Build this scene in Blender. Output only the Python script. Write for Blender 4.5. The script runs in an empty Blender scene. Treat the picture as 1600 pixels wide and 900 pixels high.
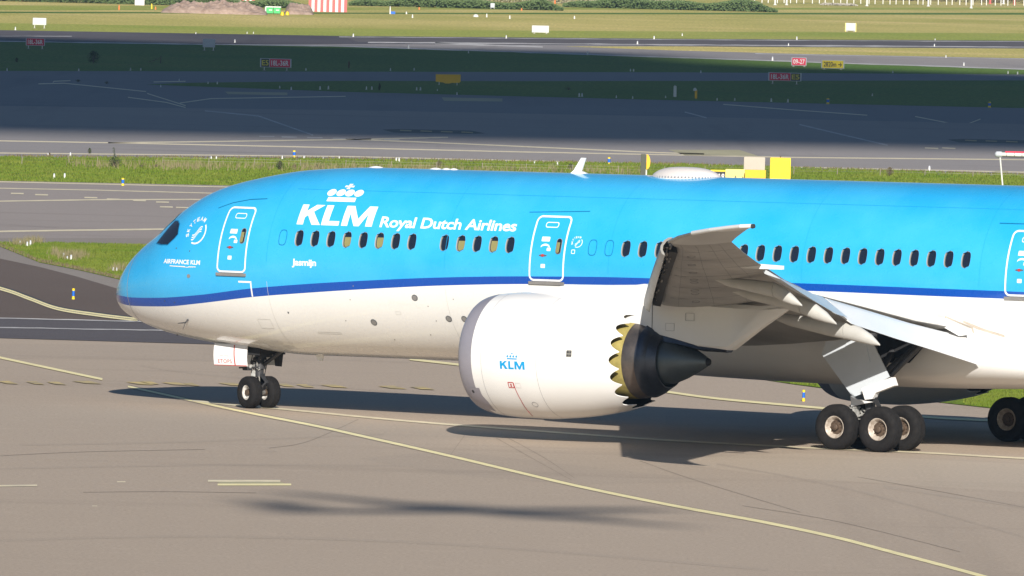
import bpy, bmesh, math, random
import numpy as np
from mathutils import Matrix, Vector
random.seed(7); rng = np.random.default_rng(7)
S = bpy.context.scene
C = S.collection
R = math.radians

# ---------------------------------------------------------------- camera
CAMH, TILT, ROLL, F = 15.98577, 0.03296256, 0.02450711, 18085.13
THETA, GX, GY, PITCH = 0.59251157, -7.87795, 363.97999, 0.00970128   # aircraft heading, nose gear spot, ground attitude
cd = bpy.data.cameras.new('camera'); cam = bpy.data.objects.new('camera', cd); C.objects.link(cam); S.camera = cam
cd.sensor_width = 36; cd.lens = F / 1600 * 36; cd.clip_start = 1; cd.clip_end = 30000
_c, _s = math.cos(TILT), math.sin(TILT); _cr, _sr = math.cos(ROLL), math.sin(ROLL)
_f = Vector((0, _c, -_s)); _u0 = Vector((0, _s, _c)); _r0 = Vector((1, 0, 0))
_r = _r0 * _cr + _u0 * _sr; _u = _u0 * _cr - _r0 * _sr
cam.matrix_world = Matrix(((_r.x, _u.x, -_f.x, 0), (_r.y, _u.y, -_f.y, 0), (_r.z, _u.z, -_f.z, CAMH), (0, 0, 0, 1)))

# ---------------------------------------------------------------- light
SUN = Vector((-0.124, 2.117, -1.0))          # the way the light travels
w = bpy.data.worlds.new('World'); S.world = w; w.use_nodes = True
nt = w.node_tree; bg = nt.nodes['Background']; sky = nt.nodes.new('ShaderNodeTexSky')
sky.sky_type = 'NISHITA'; sky.sun_disc = False
el = math.atan(1 / math.hypot(SUN.x, SUN.y)); sky.sun_elevation = el
sky.sun_rotation = math.pi - 0.0585; sky.air_density = 1.0; sky.dust_density = 0.3; sky.ozone_density = 4.0
nt.links.new(sky.outputs[0], bg.inputs[0]); bg.inputs[1].default_value = 0.05
sl = bpy.data.lights.new('sun', 'SUN'); sun = bpy.data.objects.new('sun', sl); C.objects.link(sun)
sl.energy = 5.0; sl.angle = R(0.53); sl.color = (1.0, 0.945, 0.865)
sun.rotation_euler = SUN.to_track_quat('-Z', 'Y').to_euler(); sun.location = (0, -60, 60)
S.view_settings.view_transform = 'Standard'; S.view_settings.look = 'None'
S.view_settings.exposure = 0.4; S.view_settings.gamma = 1
S.cycles.max_bounces = 6; S.cycles.glossy_bounces = 3; S.cycles.diffuse_bounces = 3
S.cycles.use_denoising = True
HAZE = 0.000045
S.cycles.volume_bounces = 0

# ---------------------------------------------------------------- helpers
def G(u, v, z=0.0):                       # a spot of the photograph on the ground plane, in metres
    x, y = u - 800, v - 450
    d = _f * F + _r * x - _u * y
    t = (z - CAMH) / d.z
    return (d.x * t, d.y * t, z)
def mat(name, col=(.5, .5, .5), rough=.5, metal=0, coat=0, spec=.5, emit=None):
    m = bpy.data.materials.new(name); m.use_nodes = True
    b = m.node_tree.nodes['Principled BSDF']
    b.inputs['Base Color'].default_value = (*col, 1); b.inputs['Roughness'].default_value = rough
    b.inputs['Metallic'].default_value = metal; b.inputs['Coat Weight'].default_value = coat
    b.inputs['Coat Roughness'].default_value = .08; b.inputs['Specular IOR Level'].default_value = spec
    return m
def N(m, t, **kw):
    n = m.node_tree.nodes.new(t)
    for k, v in kw.items():
        if k in n.inputs: n.inputs[k].default_value = v
        else: setattr(n, k, v)
    return n
def L(m, a, b): m.node_tree.links.new(a, b)
def B(m): return m.node_tree.nodes['Principled BSDF']
def worn(name, col, rough=.5, amt=.25, scale=3, metal=0, coat=0, stretch=(1, 1, 1), dirt=None, spec=.5):
    """paint or metal with a little grime and uneven gloss"""
    m = mat(name, col, rough, metal, coat, spec)
    tc = N(m, 'ShaderNodeTexCoord'); mp = N(m, 'ShaderNodeMapping'); mp.inputs['Scale'].default_value = stretch
    L(m, tc.outputs['Object'], mp.inputs['Vector'])
    n1 = N(m, 'ShaderNodeTexNoise', Scale=scale, Detail=6.0, Roughness=.65); L(m, mp.outputs[0], n1.inputs['Vector'])
    r = N(m, 'ShaderNodeValToRGB'); r.color_ramp.elements[0].position = .3; r.color_ramp.elements[1].position = .7
    d = dirt or tuple(c * (1 - amt) for c in col)
    r.color_ramp.elements[0].color = (*d, 1); r.color_ramp.elements[1].color = (*col, 1)
    L(m, n1.outputs[0], r.inputs[0]); L(m, r.outputs[0], B(m).inputs['Base Color'])
    mr = N(m, 'ShaderNodeMapRange'); mr.inputs['To Min'].default_value = rough * .75; mr.inputs['To Max'].default_value = min(1, rough * 1.3)
    L(m, n1.outputs[0], mr.inputs[0]); L(m, mr.outputs[0], B(m).inputs['Roughness'])
    return m
def mk(name, vs, fs, m=None, parent=None, smooth=False, loc=None):
    me = bpy.data.meshes.new(name); me.from_pydata([tuple(v) for v in vs], [], [tuple(f) for f in fs]); me.update()
    if m: me.materials.append(m)
    if smooth: me.shade_smooth()
    o = bpy.data.objects.new(name, me); C.objects.link(o)
    if parent: o.parent = parent
    if loc: o.location = loc
    return o
def from_bm(name, bm, m=None, parent=None, smooth=False, loc=None):
    me = bpy.data.meshes.new(name); bm.normal_update(); bm.to_mesh(me); bm.free()
    if m: me.materials.append(m)
    if smooth: me.shade_smooth()
    o = bpy.data.objects.new(name, me); C.objects.link(o)
    if parent: o.parent = parent
    if loc: o.location = loc
    return o
def autosmooth(o, deg=35):
    bm = bmesh.new(); bm.from_mesh(o.data)
    for e in bm.edges:
        if len(e.link_faces) == 2 and e.calc_face_angle(0) > R(deg): e.smooth = False
    for f in bm.faces: f.smooth = True
    bm.to_mesh(o.data); bm.free(); return o
def tag(o, label=None, cat=None, group=None, kind=None):
    if label: o['label'] = label
    if cat: o['category'] = cat
    if group: o['group'] = group
    if kind: o['kind'] = kind
    return o
def empty(name, loc=(0, 0, 0), rz=0):
    o = bpy.data.objects.new(name, None); C.objects.link(o); o.location = loc; o.rotation_euler = (0, 0, rz)
    o.empty_display_size = .3; return o
def copy_tree(o, parent=None):
    c = o.copy(); C.objects.link(c)
    if parent: c.parent = parent
    for ch in list(o.children): copy_tree(ch, c)
    return c
class MB:                                   # gathers simple solids into one mesh
    def __init__(s): s.v = []; s.f = []
    def add(s, vs, fs):
        k = len(s.v); s.v += [tuple(p) for p in vs]; s.f += [tuple(i + k for i in f) for f in fs]; return s
    def box(s, x0, x1, y0, y1, z0, z1, c=0):
        if c <= 0:
            vs = [(x, y, z) for x in (x0, x1) for y in (y0, y1) for z in (z0, z1)]
            return s.add(vs, [(0, 1, 3, 2), (4, 6, 7, 5), (0, 4, 5, 1), (2, 3, 7, 6), (0, 2, 6, 4), (1, 5, 7, 3)])
        bm = bmesh.new(); bmesh.ops.create_cube(bm, size=1)
        for v in bm.verts: v.co = Vector((x0 + (v.co.x + .5) * (x1 - x0), y0 + (v.co.y + .5) * (y1 - y0), z0 + (v.co.z + .5) * (z1 - z0)))
        bmesh.ops.bevel(bm, geom=bm.edges[:], offset=c, segments=2, affect='EDGES'); bm.verts.index_update()
        s.add([v.co[:] for v in bm.verts], [[v.index for v in f.verts] for f in bm.faces]); bm.free(); return s
    def tube(s, a, b, r0, r1=None, n=12, cap=True):
        r1 = r0 if r1 is None else r1
        a, b = Vector(a), Vector(b); d = (b - a).normalized()
        p = d.orthogonal().normalized(); q = d.cross(p)
        vs = []
        for c, r in ((a, r0), (b, r1)):
            for i in range(n):
                t = 2 * math.pi * i / n; vs.append(c + (p * math.cos(t) + q * math.sin(t)) * r)
        fs = [(i, (i + 1) % n, n + (i + 1) % n, n + i) for i in range(n)]
        if cap: fs += [tuple(range(n))[::-1], tuple(range(n, 2 * n))]
        return s.add(vs, fs)
    def path(s, pts, r, n=8):
        for a, b in zip(pts, pts[1:]): s.tube(a, b, r, r, n)
        return s
    def lathe(s, c, ax, prof, n=48, ang=None):           # prof = [(along, radius)]; ax in 'xyz'
        vs = []; fs = []
        for (h, r) in prof:
            for i in range(n):
                t = 2 * math.pi * i / n; a, b = r * math.cos(t), r * math.sin(t)
                p = {'x': (h, a, b), 'y': (b, h, a), 'z': (a, b, h)}[ax]
                vs.append((c[0] + p[0], c[1] + p[1], c[2] + p[2]))
        for k in range(len(prof) - 1):
            for i in range(n):
                j = (i + 1) % n; fs.append((k * n + i, k * n + j, (k + 1) * n + j, (k + 1) * n + i))
        return s.add(vs, fs)
    def slab(s, pts, off):                      # a flat polygon given thickness by the vector off
        n = len(pts); P = [Vector(p) for p in pts]; off = Vector(off)
        return s.add([p for p in P] + [p + off for p in P],
                     [tuple(range(n))[::-1], tuple(range(n, 2 * n))] + [(i, (i + 1) % n, n + (i + 1) % n, n + i) for i in range(n)])
    def loft(s, rings, cap=True):
        n = len(rings[0]); vs = [p for r in rings for p in r]; fs = []
        for k in range(len(rings) - 1):
            for i in range(n):
                j = (i + 1) % n; fs.append((k * n + i, k * n + j, (k + 1) * n + j, (k + 1) * n + i))
        if cap: fs += [tuple(range(n))[::-1], tuple((len(rings) - 1) * n + i for i in range(n))]
        return s.add(vs, fs)
    def build(s, name, m=None, parent=None, smooth=None, loc=None):
        o = mk(name, s.v, s.f, None, parent, False, loc)
        bm = bmesh.new(); bm.from_mesh(o.data); bmesh.ops.recalc_face_normals(bm, faces=bm.faces); bm.to_mesh(o.data); bm.free()
        if m: o.data.materials.append(m)
        if smooth: autosmooth(o, smooth)
        return o

# ---------------------------------------------------------------- materials of the ground
def ground_mat(name, col, col2, streak=.5, big=.012, grain=.14, rough=.85):
    m = mat(name, col, rough, spec=.25)
    ge = N(m, 'ShaderNodeNewGeometry')
    def noise(sc, det=4.0, st=(1, 1, 1), rot=0):
        mp = N(m, 'ShaderNodeMapping'); mp.inputs['Scale'].default_value = st; mp.inputs['Rotation'].default_value = (0, 0, rot)
        n = N(m, 'ShaderNodeTexNoise', Scale=sc, Detail=det, Roughness=.6)
        L(m, ge.outputs['Position'], mp.inputs[0]); L(m, mp.outputs[0], n.inputs['Vector']); return n.outputs[0]
    def mix(a, b, f, mode='MIX'):
        x = m.node_tree.nodes.new('ShaderNodeMix'); x.data_type = 'RGBA'; x.blend_type = mode
        for s_, k in ((a, 6), (b, 7)):
            if isinstance(s_, tuple): x.inputs[k].default_value = (*s_, 1)
            else: L(m, s_, x.inputs[k])
        if isinstance(f, float): x.inputs[0].default_value = f
        else: L(m, f, x.inputs[0])
        return x.outputs[2]
    def rng_(src, a, b, lo=0, hi=1):
        r = N(m, 'ShaderNodeMapRange'); r.inputs['From Min'].default_value = a; r.inputs['From Max'].default_value = b
        r.inputs['To Min'].default_value = lo; r.inputs['To Max'].default_value = hi; L(m, src, r.inputs[0]); return r.outputs[0]
    c = mix(col, col2, rng_(noise(big, 5, (1, .35, 1)), .35, .65))
    dk = tuple(x * .55 for x in col)
    c = mix(c, dk, rng_(noise(.06, 5, (.5, 3, 1), .22), .56, .78, 0, streak))
    c = mix(c, dk, rng_(noise(.05, 6, (3.5, .12, 1), -.12), .57, .72, 0, streak * .7))
    c = mix(c, tuple(x * 1.25 for x in col2), rng_(noise(.9, 3), .55, .8, 0, .25))
    g = rng_(noise(9, 3), .3, .7, 1 - grain, 1 + grain)
    c2 = m.node_tree.nodes.new('ShaderNodeMix'); c2.data_type = 'RGBA'; c2.blend_type = 'MULTIPLY'; c2.inputs[0].default_value = 1
    L(m, c, c2.inputs[6]); L(m, g, c2.inputs[7]); L(m, c2.outputs[2], B(m).inputs['Base Color'])
    bp = N(m, 'ShaderNodeBump', Strength=.35, Distance=.02); L(m, noise(22, 2), bp.inputs['Height']); L(m, bp.outputs[0], B(m).inputs['Normal'])
    return m
def grass_mat(name, a, b, c, sc=.05, streak=.4):
    m = mat(name, a, .95, spec=.15)
    ge = N(m, 'ShaderNodeNewGeometry')
    def noise(s_, st, det=5.0):
        mp = N(m, 'ShaderNodeMapping'); mp.inputs['Scale'].default_value = st
        n = N(m, 'ShaderNodeTexNoise', Scale=s_, Detail=det, Roughness=.65); L(m, ge.outputs['Position'], mp.inputs[0]); L(m, mp.outputs[0], n.inputs['Vector']); return n.outputs[0]
    r = N(m, 'ShaderNodeValToRGB'); e = r.color_ramp.elements
    e[0].position = .32; e[0].color = (*a, 1); e[1].position = .68; e[1].color = (*b, 1)
    x = e.new(.5); x.color = (*[(p + q) / 2 for p, q in zip(a, b)], 1)
    L(m, noise(sc, (1, .3, 1)), r.inputs[0])
    r2 = N(m, 'ShaderNodeMapRange'); r2.inputs['From Min'].default_value = .52; r2.inputs['From Max'].default_value = .72; r2.inputs['To Max'].default_value = streak
    L(m, noise(.03, (.25, 1.5, 1), 7), r2.inputs[0])
    mx = m.node_tree.nodes.new('ShaderNodeMix'); mx.data_type = 'RGBA'; L(m, r2.outputs[0], mx.inputs[0]); L(m, r.outputs[0], mx.inputs[6]); mx.inputs[7].default_value = (*c, 1)
    r3 = N(m, 'ShaderNodeMapRange'); r3.inputs['From Min'].default_value = .3; r3.inputs['From Max'].default_value = .7; r3.inputs['To Min'].default_value = .6; r3.inputs['To Max'].default_value = 1.4
    L(m, noise(2.5, (1, .25, 1), 4), r3.inputs[0])
    m2 = m.node_tree.nodes.new('ShaderNodeMix'); m2.data_type = 'RGBA'; m2.blend_type = 'MULTIPLY'; m2.inputs[0].default_value = 1
    L(m, mx.outputs[2], m2.inputs[6]); L(m, r3.outputs[0], m2.inputs[7]); L(m, m2.outputs[2], B(m).inputs['Base Color'])
    bp = N(m, 'ShaderNodeBump', Strength=.6, Distance=.1); L(m, noise(5, (1, 1, 1), 2), bp.inputs['Height']); L(m, bp.outputs[0], B(m).inputs['Normal'])
    return m
M = {}
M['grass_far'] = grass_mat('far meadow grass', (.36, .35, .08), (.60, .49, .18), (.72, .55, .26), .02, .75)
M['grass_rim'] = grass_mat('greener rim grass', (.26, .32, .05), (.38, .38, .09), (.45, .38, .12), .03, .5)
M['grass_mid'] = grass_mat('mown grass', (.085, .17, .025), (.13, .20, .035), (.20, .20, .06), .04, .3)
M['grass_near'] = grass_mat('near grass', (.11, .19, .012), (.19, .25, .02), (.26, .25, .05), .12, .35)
M['apron'] = ground_mat('apron asphalt', (.385, .31, .24), (.435, .352, .275), .30)
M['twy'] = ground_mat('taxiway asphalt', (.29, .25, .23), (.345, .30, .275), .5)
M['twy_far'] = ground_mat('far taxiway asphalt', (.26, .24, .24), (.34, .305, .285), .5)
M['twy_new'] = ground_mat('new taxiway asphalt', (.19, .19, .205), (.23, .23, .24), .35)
M['dark'] = ground_mat('dark asphalt', (.118, .088, .072), (.142, .108, .09), .25, .02, .2)
M['dark2'] = ground_mat('dark bluish asphalt', (.092, .082, .088), (.12, .106, .108), .4, .02, .2)
M['runway'] = ground_mat('runway asphalt', (.065, .058, .068), (.15, .135, .145), .5)
M['shoulder'] = ground_mat('shoulder asphalt', (.25, .215, .19), (.30, .265, .235), .3)
M['rubber_mark'] = ground_mat('tyre rubber on asphalt', (.25, .205, .165), (.29, .24, .19), .4)
M['apron_worn'] = ground_mat('worn darker apron asphalt', (.368, .298, .232), (.415, .338, .267), .35)
M['apron_pale'] = ground_mat('paler apron asphalt', (.42, .34, .262), (.465, .38, .295), .25)
M['yellow_line'] = worn('worn yellow line paint', (.95, .85, .46), .7, .25, 1.2, dirt=(.76, .66, .36))
M['pale_line'] = worn('worn pale line paint', (.84, .74, .50), .7, .35, 1.0, dirt=(.56, .49, .36))
M['white_line'] = worn('worn white line paint', (.70, .68, .66), .7, .4, .6, dirt=(.25, .23, .23))
M['black_paint'] = worn('black road paint', (.04, .04, .045), .7, .3, 1)
M['khaki'] = worn('khaki road paint', (.46, .42, .26), .8, .3, .4)
M['old_yellow'] = worn('faded yellow road paint', (.66, .50, .18), .8, .5, .8, dirt=(.28, .24, .18))

# ---------------------------------------------------------------- the ground
def sheet(name, px, m, z, parent=None, label=None, cat=None):
    vs = [G(u, v, z) for u, v in px]
    bm = bmesh.new(); f = bm.faces.new([bm.verts.new(p) for p in vs])
    if f.normal.z < 0 or True:
        f.normal_update()
        if f.normal.z < 0: f.normal_flip()
    bmesh.ops.triangulate(bm, faces=bm.faces[:])
    o = from_bm(name, bm, m, parent)
    if not parent: tag(o, label, cat, kind='structure')
    return o
def lerp(u, pts):
    if u <= pts[0][0]: a, b = pts[0], pts[1]
    elif u >= pts[-1][0]: a, b = pts[-2], pts[-1]
    else:
        for a, b in zip(pts, pts[1:]):
            if a[0] <= u <= b[0]: break
    return a[1] + (b[1] - a[1]) * (u - a[0]) / (b[0] - a[0])
def band(name, top, bot, m, z, u0=-700, u1=2300, **k):      # a strip of ground between two long edges
    us = sorted({u0, u1} | {p[0] for p in top + bot if u0 < p[0] < u1})
    return sheet(name, [(u, lerp(u, top)) for u in us] + [(u, lerp(u, bot)) for u in us[::-1]], m, z, **k)
base = mk('ground', [(-9000, -3000, -.03), (9000, -3000, -.03), (9000, 20000, -.03), (-9000, 20000, -.03)], [(0, 1, 2, 3)], M['grass_far'])
tag(base, 'flat yellowish grass field stretching away beyond the runways', 'field', kind='structure')
# edges of the strips, in pixels of the photograph, all lying on the ground
RW_T = [(0, 47), (530, 56), (1070, 60.6), (1600, 63.5)]
RW_B = [(0, 65), (540, 72.6), (1070, 90.4), (1600, 108)]
T2_T = [(0, 110.7), (540, 112), (1070, 113), (1600, 116.4)]
G3_T = [(228, 132), (300, 129.5), (540, 126.5), (800, 126.8), (1600, 125.6)]
G3_B = [(228, 132), (540, 143.5), (1070, 157), (1600, 168.8)]
NEW_B = [(0, 165.4), (540, 172), (1070, 182.5), (1600, 194)]
G4_T = [(0, 244), (540, 248), (1070, 256.5), (1600, 273.4)]
G4_B = [(0, 282.5), (371, 290), (1600, 325)]
rim_ = band('grass_rim', [(0, 36), (700, 47), (1200, 50), (1600, 52)], [(0, 49), (530, 58), (1070, 62.5), (1600, 65.5)], M['grass_rim'], -.0265, label='greener grass rim along the far side of the runway', cat='grass')
band('grass_rim_patch', [(0, 18), (700, 20), (1600, 20)], [(0, 20.5), (700, 22), (1600, 23)], M['grass_mid'], -.024, parent=rim_)
band('grass_rim_patch', [(0, 8), (700, 12), (1600, 12)], [(0, 16), (700, 15), (1600, 15)], M['grass_rim'], -.024, parent=rim_)
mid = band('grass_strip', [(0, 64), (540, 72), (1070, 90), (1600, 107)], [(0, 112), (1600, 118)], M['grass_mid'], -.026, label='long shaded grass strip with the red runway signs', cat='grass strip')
rw = band('runway', RW_T, RW_B, M['runway'], -.022, label='dark runway strip crossing the far grass', cat='runway')
wedge = sheet('grass_wedge', [(880, 72.5), (1060, 72.4), (2300, 80.5), (2300, 104), (1600, 91), (1262, 84.5), (1060, 79)], M['grass_far'], -.012, label='narrow grass wedge between the runway and its turn-off', cat='grass')
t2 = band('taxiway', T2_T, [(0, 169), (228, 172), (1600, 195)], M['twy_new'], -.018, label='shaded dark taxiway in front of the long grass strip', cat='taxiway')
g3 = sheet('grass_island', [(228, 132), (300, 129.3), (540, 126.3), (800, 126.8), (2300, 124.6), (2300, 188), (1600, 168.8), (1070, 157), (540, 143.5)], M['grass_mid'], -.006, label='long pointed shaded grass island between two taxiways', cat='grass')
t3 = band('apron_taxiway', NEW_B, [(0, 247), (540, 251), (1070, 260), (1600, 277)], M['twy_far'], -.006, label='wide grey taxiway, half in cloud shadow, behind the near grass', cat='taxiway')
g4 = band('grass_verge', G4_T, [(0, 290), (1600, 330)], M['grass_near'], -.010, label='bright green grass verge right behind the aircraft', cat='grass')
ap = band('apron', G4_B, [(0, 1500), (1600, 1500)], M['apron'], 0.0, u0=-1500, u1=3100, label='warm grey asphalt apron the airliner taxies on', cat='apron')
t4 = band('taxiway_lane', [(0, 283), (371, 290.3), (1600, 325.5)], [(0, 380), (230, 384), (1600, 420)], M['twy'], .004, parent=ap)
# dark curved lane with its lighter shoulder, and the near grass island
sheet('shoulder', [(-700, 374), (0, 372), (300, 372), (400, 470), (300, 470), (187, 452), (120, 432), (62, 417), (0, 404), (-700, 330)], M['shoulder'], .008, parent=ap)
sheet('dark_lane', [(-700, 330), (0, 404), (62, 417), (120, 432), (187, 452), (300, 482), (620, 528), (620, 545), (330, 524), (219, 502), (-700, 488)], M['dark'], .012, parent=ap)
sheet('dark_lane_edge', [(-700, 486), (0, 496), (219, 502), (330, 523), (620, 544), (620, 552), (340, 538), (0, 528), (-700, 510)], M['dark2'], .016, parent=ap)
sheet('apron_lane_patch', [(0, 305 + 29), (0, 350), (90, 356), (98, 342), (40, 336)], M['twy'], .010, parent=ap)  # small patch in the same asphalt as the lane beneath
ISL = [(-60, 380), (0, 379), (93, 380.5), (227, 383.6), (800, 400), (1600, 428), (2300, 455), (2300, 738), (1700, 655), (1600, 643), (1510, 633), (1400, 621), (1300, 608), (1240, 600), (700, 520), (300, 458), (187, 436.5), (124, 422), (62, 410), (31, 397.5), (0, 385)]
g5 = sheet('near_grass_island', ISL, M['grass_near'], .022, label='near green grass island beside and behind the nose', cat='grass')

def ribbon(name, px, th, m, z=.020, parent=None, dash=None):
    """painted line: th = painted width as it appears, laid on the ground"""
    if dash:
        out = []
    vs = []; fs = []
    ps = [(float(a), float(b)) for a, b in px]
    for i, (u, v) in enumerate(ps):
        a = ps[max(i - 1, 0)]; b = ps[min(i + 1, len(ps) - 1)]
        dx, dy = b[0] - a[0], b[1] - a[1]; l = math.hypot(dx, dy); nx, ny = -dy / l, dx / l
        t = th[i] if isinstance(th, (list, tuple)) else th
        vs += [G(u + nx * t / 2, v + ny * t / 2, z), G(u - nx * t / 2, v - ny * t / 2, z)]
    for i in range(len(ps) - 1): fs.append((2 * i, 2 * i + 2, 2 * i + 3, 2 * i + 1))
    o = mk(name, vs, fs, m, parent)
    if o.data.polygons[0].normal.z < 0: o.data.flip_normals()
    return o
Y, P_, W_ = M['yellow_line'], M['pale_line'], M['white_line']
def smoothpts(px, n=6):                    # Catmull-Rom through the points
    q = [px[0]] + list(px) + [px[-1]]; out = []
    for i in range(1, len(q) - 2):
        for k in range(n):
            t = k / n; a, b, c, d = [np.array(z_, float) for z_ in q[i - 1:i + 3]]
            out.append(tuple(.5 * (2 * b + (c - a) * t + (2 * a - 5 * b + 4 * c - d) * t * t + (3 * b - a - 3 * c + d) * t ** 3)))
    return out + [tuple(map(float, px[-1]))]
main = smoothpts([(200, 603.5), (297, 625), (380, 643), (492, 665), (547, 677), (702, 712), (897, 758), (1058, 791), (1185, 814), (1300, 838), (1400, 864), (1535, 900), (1800, 975)])
ribbon('guide_line_border', main, 5.6, M['rubber_mark'], .006, ap)
ribbon('guide_line', main, [2.6 + 2.4 * i / (len(main) - 1) for i in range(len(main))], Y, .010, ap)
ribbon('lead_in_line', smoothpts([(300, 625.5), (370, 633), (437, 638.5), (575, 652), (696, 662.5), (966, 682.5), (1099, 691), (1265, 699.5), (1450, 707.5), (1600, 716), (1900, 730)]), 2.6, P_, .014, ap)
ribbon('taxi_line', smoothpts([(640, 561), (720, 570), (850, 585), (1035, 611), (1120, 622.5), (1240, 633.5), (1290, 638), (1442, 651), (1540, 656.5), (1800, 668)]), 3.2, Y, .024, ap)
ribbon('taxi_line', [(-200, 522), (0, 558.5), (160, 592.5)], 3.2, Y, .020, ap)
ribbon('double_line_border', smoothpts([(-120, 420), (0, 450), (45, 465), (90, 481.5), (150, 491), (222, 500)]), 7.5, M['black_paint'], .024, ap)
for d in (-1.5, 1.5): ribbon('double_line', [(u, v + d) for u, v in smoothpts([(-120, 420), (0, 450.5), (45, 466), (90, 482), (150, 491.5), (215, 499.5)])], 2.3, Y, .028, ap)
for a, b in (((-700, 470), (219, 502)), ((-700, 480), (247, 516))):
    o0 = 497 if b[1] == 502 else 511.5
    pts = [(u, o0 + (b[1] - o0) * u / b[0] + random.uniform(-.25, .25)) for u in range(-200, b[0] + 200, 22)]
    ribbon('lane_edge_line', pts, [1.5 + random.uniform(-.3, .4) for _ in pts], W_, .028, ap)
# row of worn yellow dashes across the apron
for k, (u, w_, dv) in enumerate([(-5, 34, 0), (40, 30, .4), (72, 32, .6), (112, 48, -1), (196, 46, 0), (216, 34, -1), (252, 44, .3), (285, 28, 1.2), (340, 46, .6), (430, 32, 1.6), (462, 30, 2.4), (500, 44, 2.6), (590, 46, 4), (640, 40, 5)]):
    v = 597.5 + dv + u * .006
    sheet('worn_dash', [(u, v - 2), (u + w_ * .55, v - 2.4), (u + w_, v + 2.6), (u + w_ * .45, v + 1.6)], M['old_yellow'], .024, parent=ap)
for a, b in (((325, 751.2), (438, 751.4)), ((340, 757), (455, 757))):
    ribbon('painted_bar', [a, b], 3, P_ if a[0] == 325 else Y, .010, ap)
sheet('painted_bar_fill', [(338, 752.5), (438, 752.5), (446, 755.8), (344, 755.8)], M['khaki'], .006, parent=ap)
ribbon('short_line', [(-120, 760.4), (58, 758.3)], 2.4, P_, .010, ap)
# lines on the lane behind the nose
ribbon('lane_line', [(-200, 315), (0, 314.3), (150, 312), (300, 311.5), (600, 316)], 1.8, P_, .012, ap)
ribbon('lane_line', [(-200, 362), (0, 361.5), (130, 359.5), (260, 358), (600, 356)], 2.4, P_, .012, ap)
ribbon('lane_line', [(-200, 293), (0, 294), (150, 297), (300, 301), (500, 306)], 1.4, P_, .012, ap)
ribbon('lane_line', [(-200, 283), (0, 284), (371, 292.5), (500, 296)], 1.6, P_, .012, ap)
for u, v in ((17, 302), (55, 304), (132, 308.5), (167, 311), (208, 313), (244, 315.5), (250, 323), (275, 324)): ribbon('lane_dash', [(u, v), (u + 20, v + .5)], 2, P_, .016, ap)
# far taxiway paint
for l in ([(-200, 218), (0, 220), (169, 223), (304, 221.5), (540, 218), (700, 214.5)], [(169, 223), (540, 231), (800, 237), (1100, 243), (1240, 246), (1600, 249.5), (1900, 254)], [(540, 217), (719, 224.5), (1030, 238.5), (1100, 240.5)],
          [(-200, 237.5), (0, 239), (540, 244.5), (732, 249), (1070, 257), (1235, 261), (1600, 269), (1900, 275)]):
    ribbon('taxiway_line', l, 1.7, P_, .0, t3)
for u in (405, 440, 480, 520, 556, 600): ribbon('taxiway_dash', [(u, 213 + (u - 405) * .025), (u + 24, 213.4 + (u - 405) * .025)], 1.4, W_, .0, t3)
for u in (1445, 1472): ribbon('taxiway_dash', [(u, 231), (u + 21, 232)], 1.8, P_, .0, t3)
for l in ([(402, 180.5), (489, 211)], [(1249, 194.5), (1387, 227)], [(1070, 175), (1104, 184)], [(320, 173), (402, 181)]): ribbon('diagonal_line', l, 1.8, W_, .0, t3)
for l in ([(230, 146), (290, 165)], [(60, 131), (100, 130), (228, 143)], [(83, 129), (84, 127), (110, 126)], [(281, 161), (330, 154), (540, 150.5)], [(200, 152), (260, 160), (290, 168)], [(1130, 163), (1230, 171), (1355, 180)], [(1430, 182), (1484, 192.5)], [(1511, 194), (1532, 186)], [(240, 128), (290, 127)]):
    ribbon('taxiway_line', l, 1.3, P_, -.010, t2)
for q in ([(352, 143.2), (449, 144.6), (449, 148.8), (356, 147)], [(690, 152.2), (785, 154), (785, 158.5), (694, 157.6)]): sheet('painted_panel', q, M['khaki'], -.010, parent=t2)
sheet('painted_panel', [(1044, 234), (1155, 234), (1184, 243.5), (1070, 242.5)], M['khaki'], .0, parent=t3)
sheet('painted_panel', [(1546, 273), (1556, 266.5), (1576, 266.5), (1572, 273.5)], M['khaki'], .004, parent=t3)
for x0 in (597, 1480):
    dv = 0 if x0 == 597 else 15.5
    sheet('black_marking', [(x0, 202.5 + dv), (x0 + 25, 201.5 + dv), (x0 + 140, 204 + dv), (x0 + 162, 208.5 + dv), (x0 + 135, 209 + dv), (x0 + 18, 207 + dv)], M['black_paint'], .0, parent=t3)
    for k in range(4): ribbon('marking_dash', [(x0 + 28 + k * 32, 203.6 + dv + k * .9), (x0 + 46 + k * 32, 204.4 + dv + k * .9)], 1.6, M['old_yellow'], .006, t3)
# runway paint
def rag(l, th, nm='runway_edge_line', mm=W_, z=-.014, parent=rw, step=24):
    us = np.arange(l[0][0], l[-1][0] + 1, step); pts = [(u, lerp(u, l) + random.uniform(-.2, .2)) for u in us]
    ribbon(nm, pts, [max(.2, th * random.uniform(.5, 1.3)) for _ in pts], mm, z, parent)
rag([(-300, 62), (0, 64.6), (540, 72.4), (1070, 90.3), (1600, 108), (1900, 118)], 1.5)
rag([(-200, 55), (0, 56.2), (130, 56.8)], .7)
rag([(575, 66.4), (700, 67), (1060, 70), (1600, 73.6), (1900, 75.6)], 1.8)
rag([(680, 67.4), (760, 70.5), (860, 73.5)], 2.2)
rag([(1180, 83.5), (1290, 86), (1600, 92), (1900, 98)], 1.0)
rag([(530, 57.4), (1070, 62), (1600, 65), (1900, 67)], .9)
sheet('runway_shoulder', [(700, 69), (1000, 71), (1600, 90.6), (2300, 103), (2300, 123), (1600, 107.5), (1070, 90), (540, 72.4), (300, 69)], M['twy_far'], -.018, parent=rw)
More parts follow.
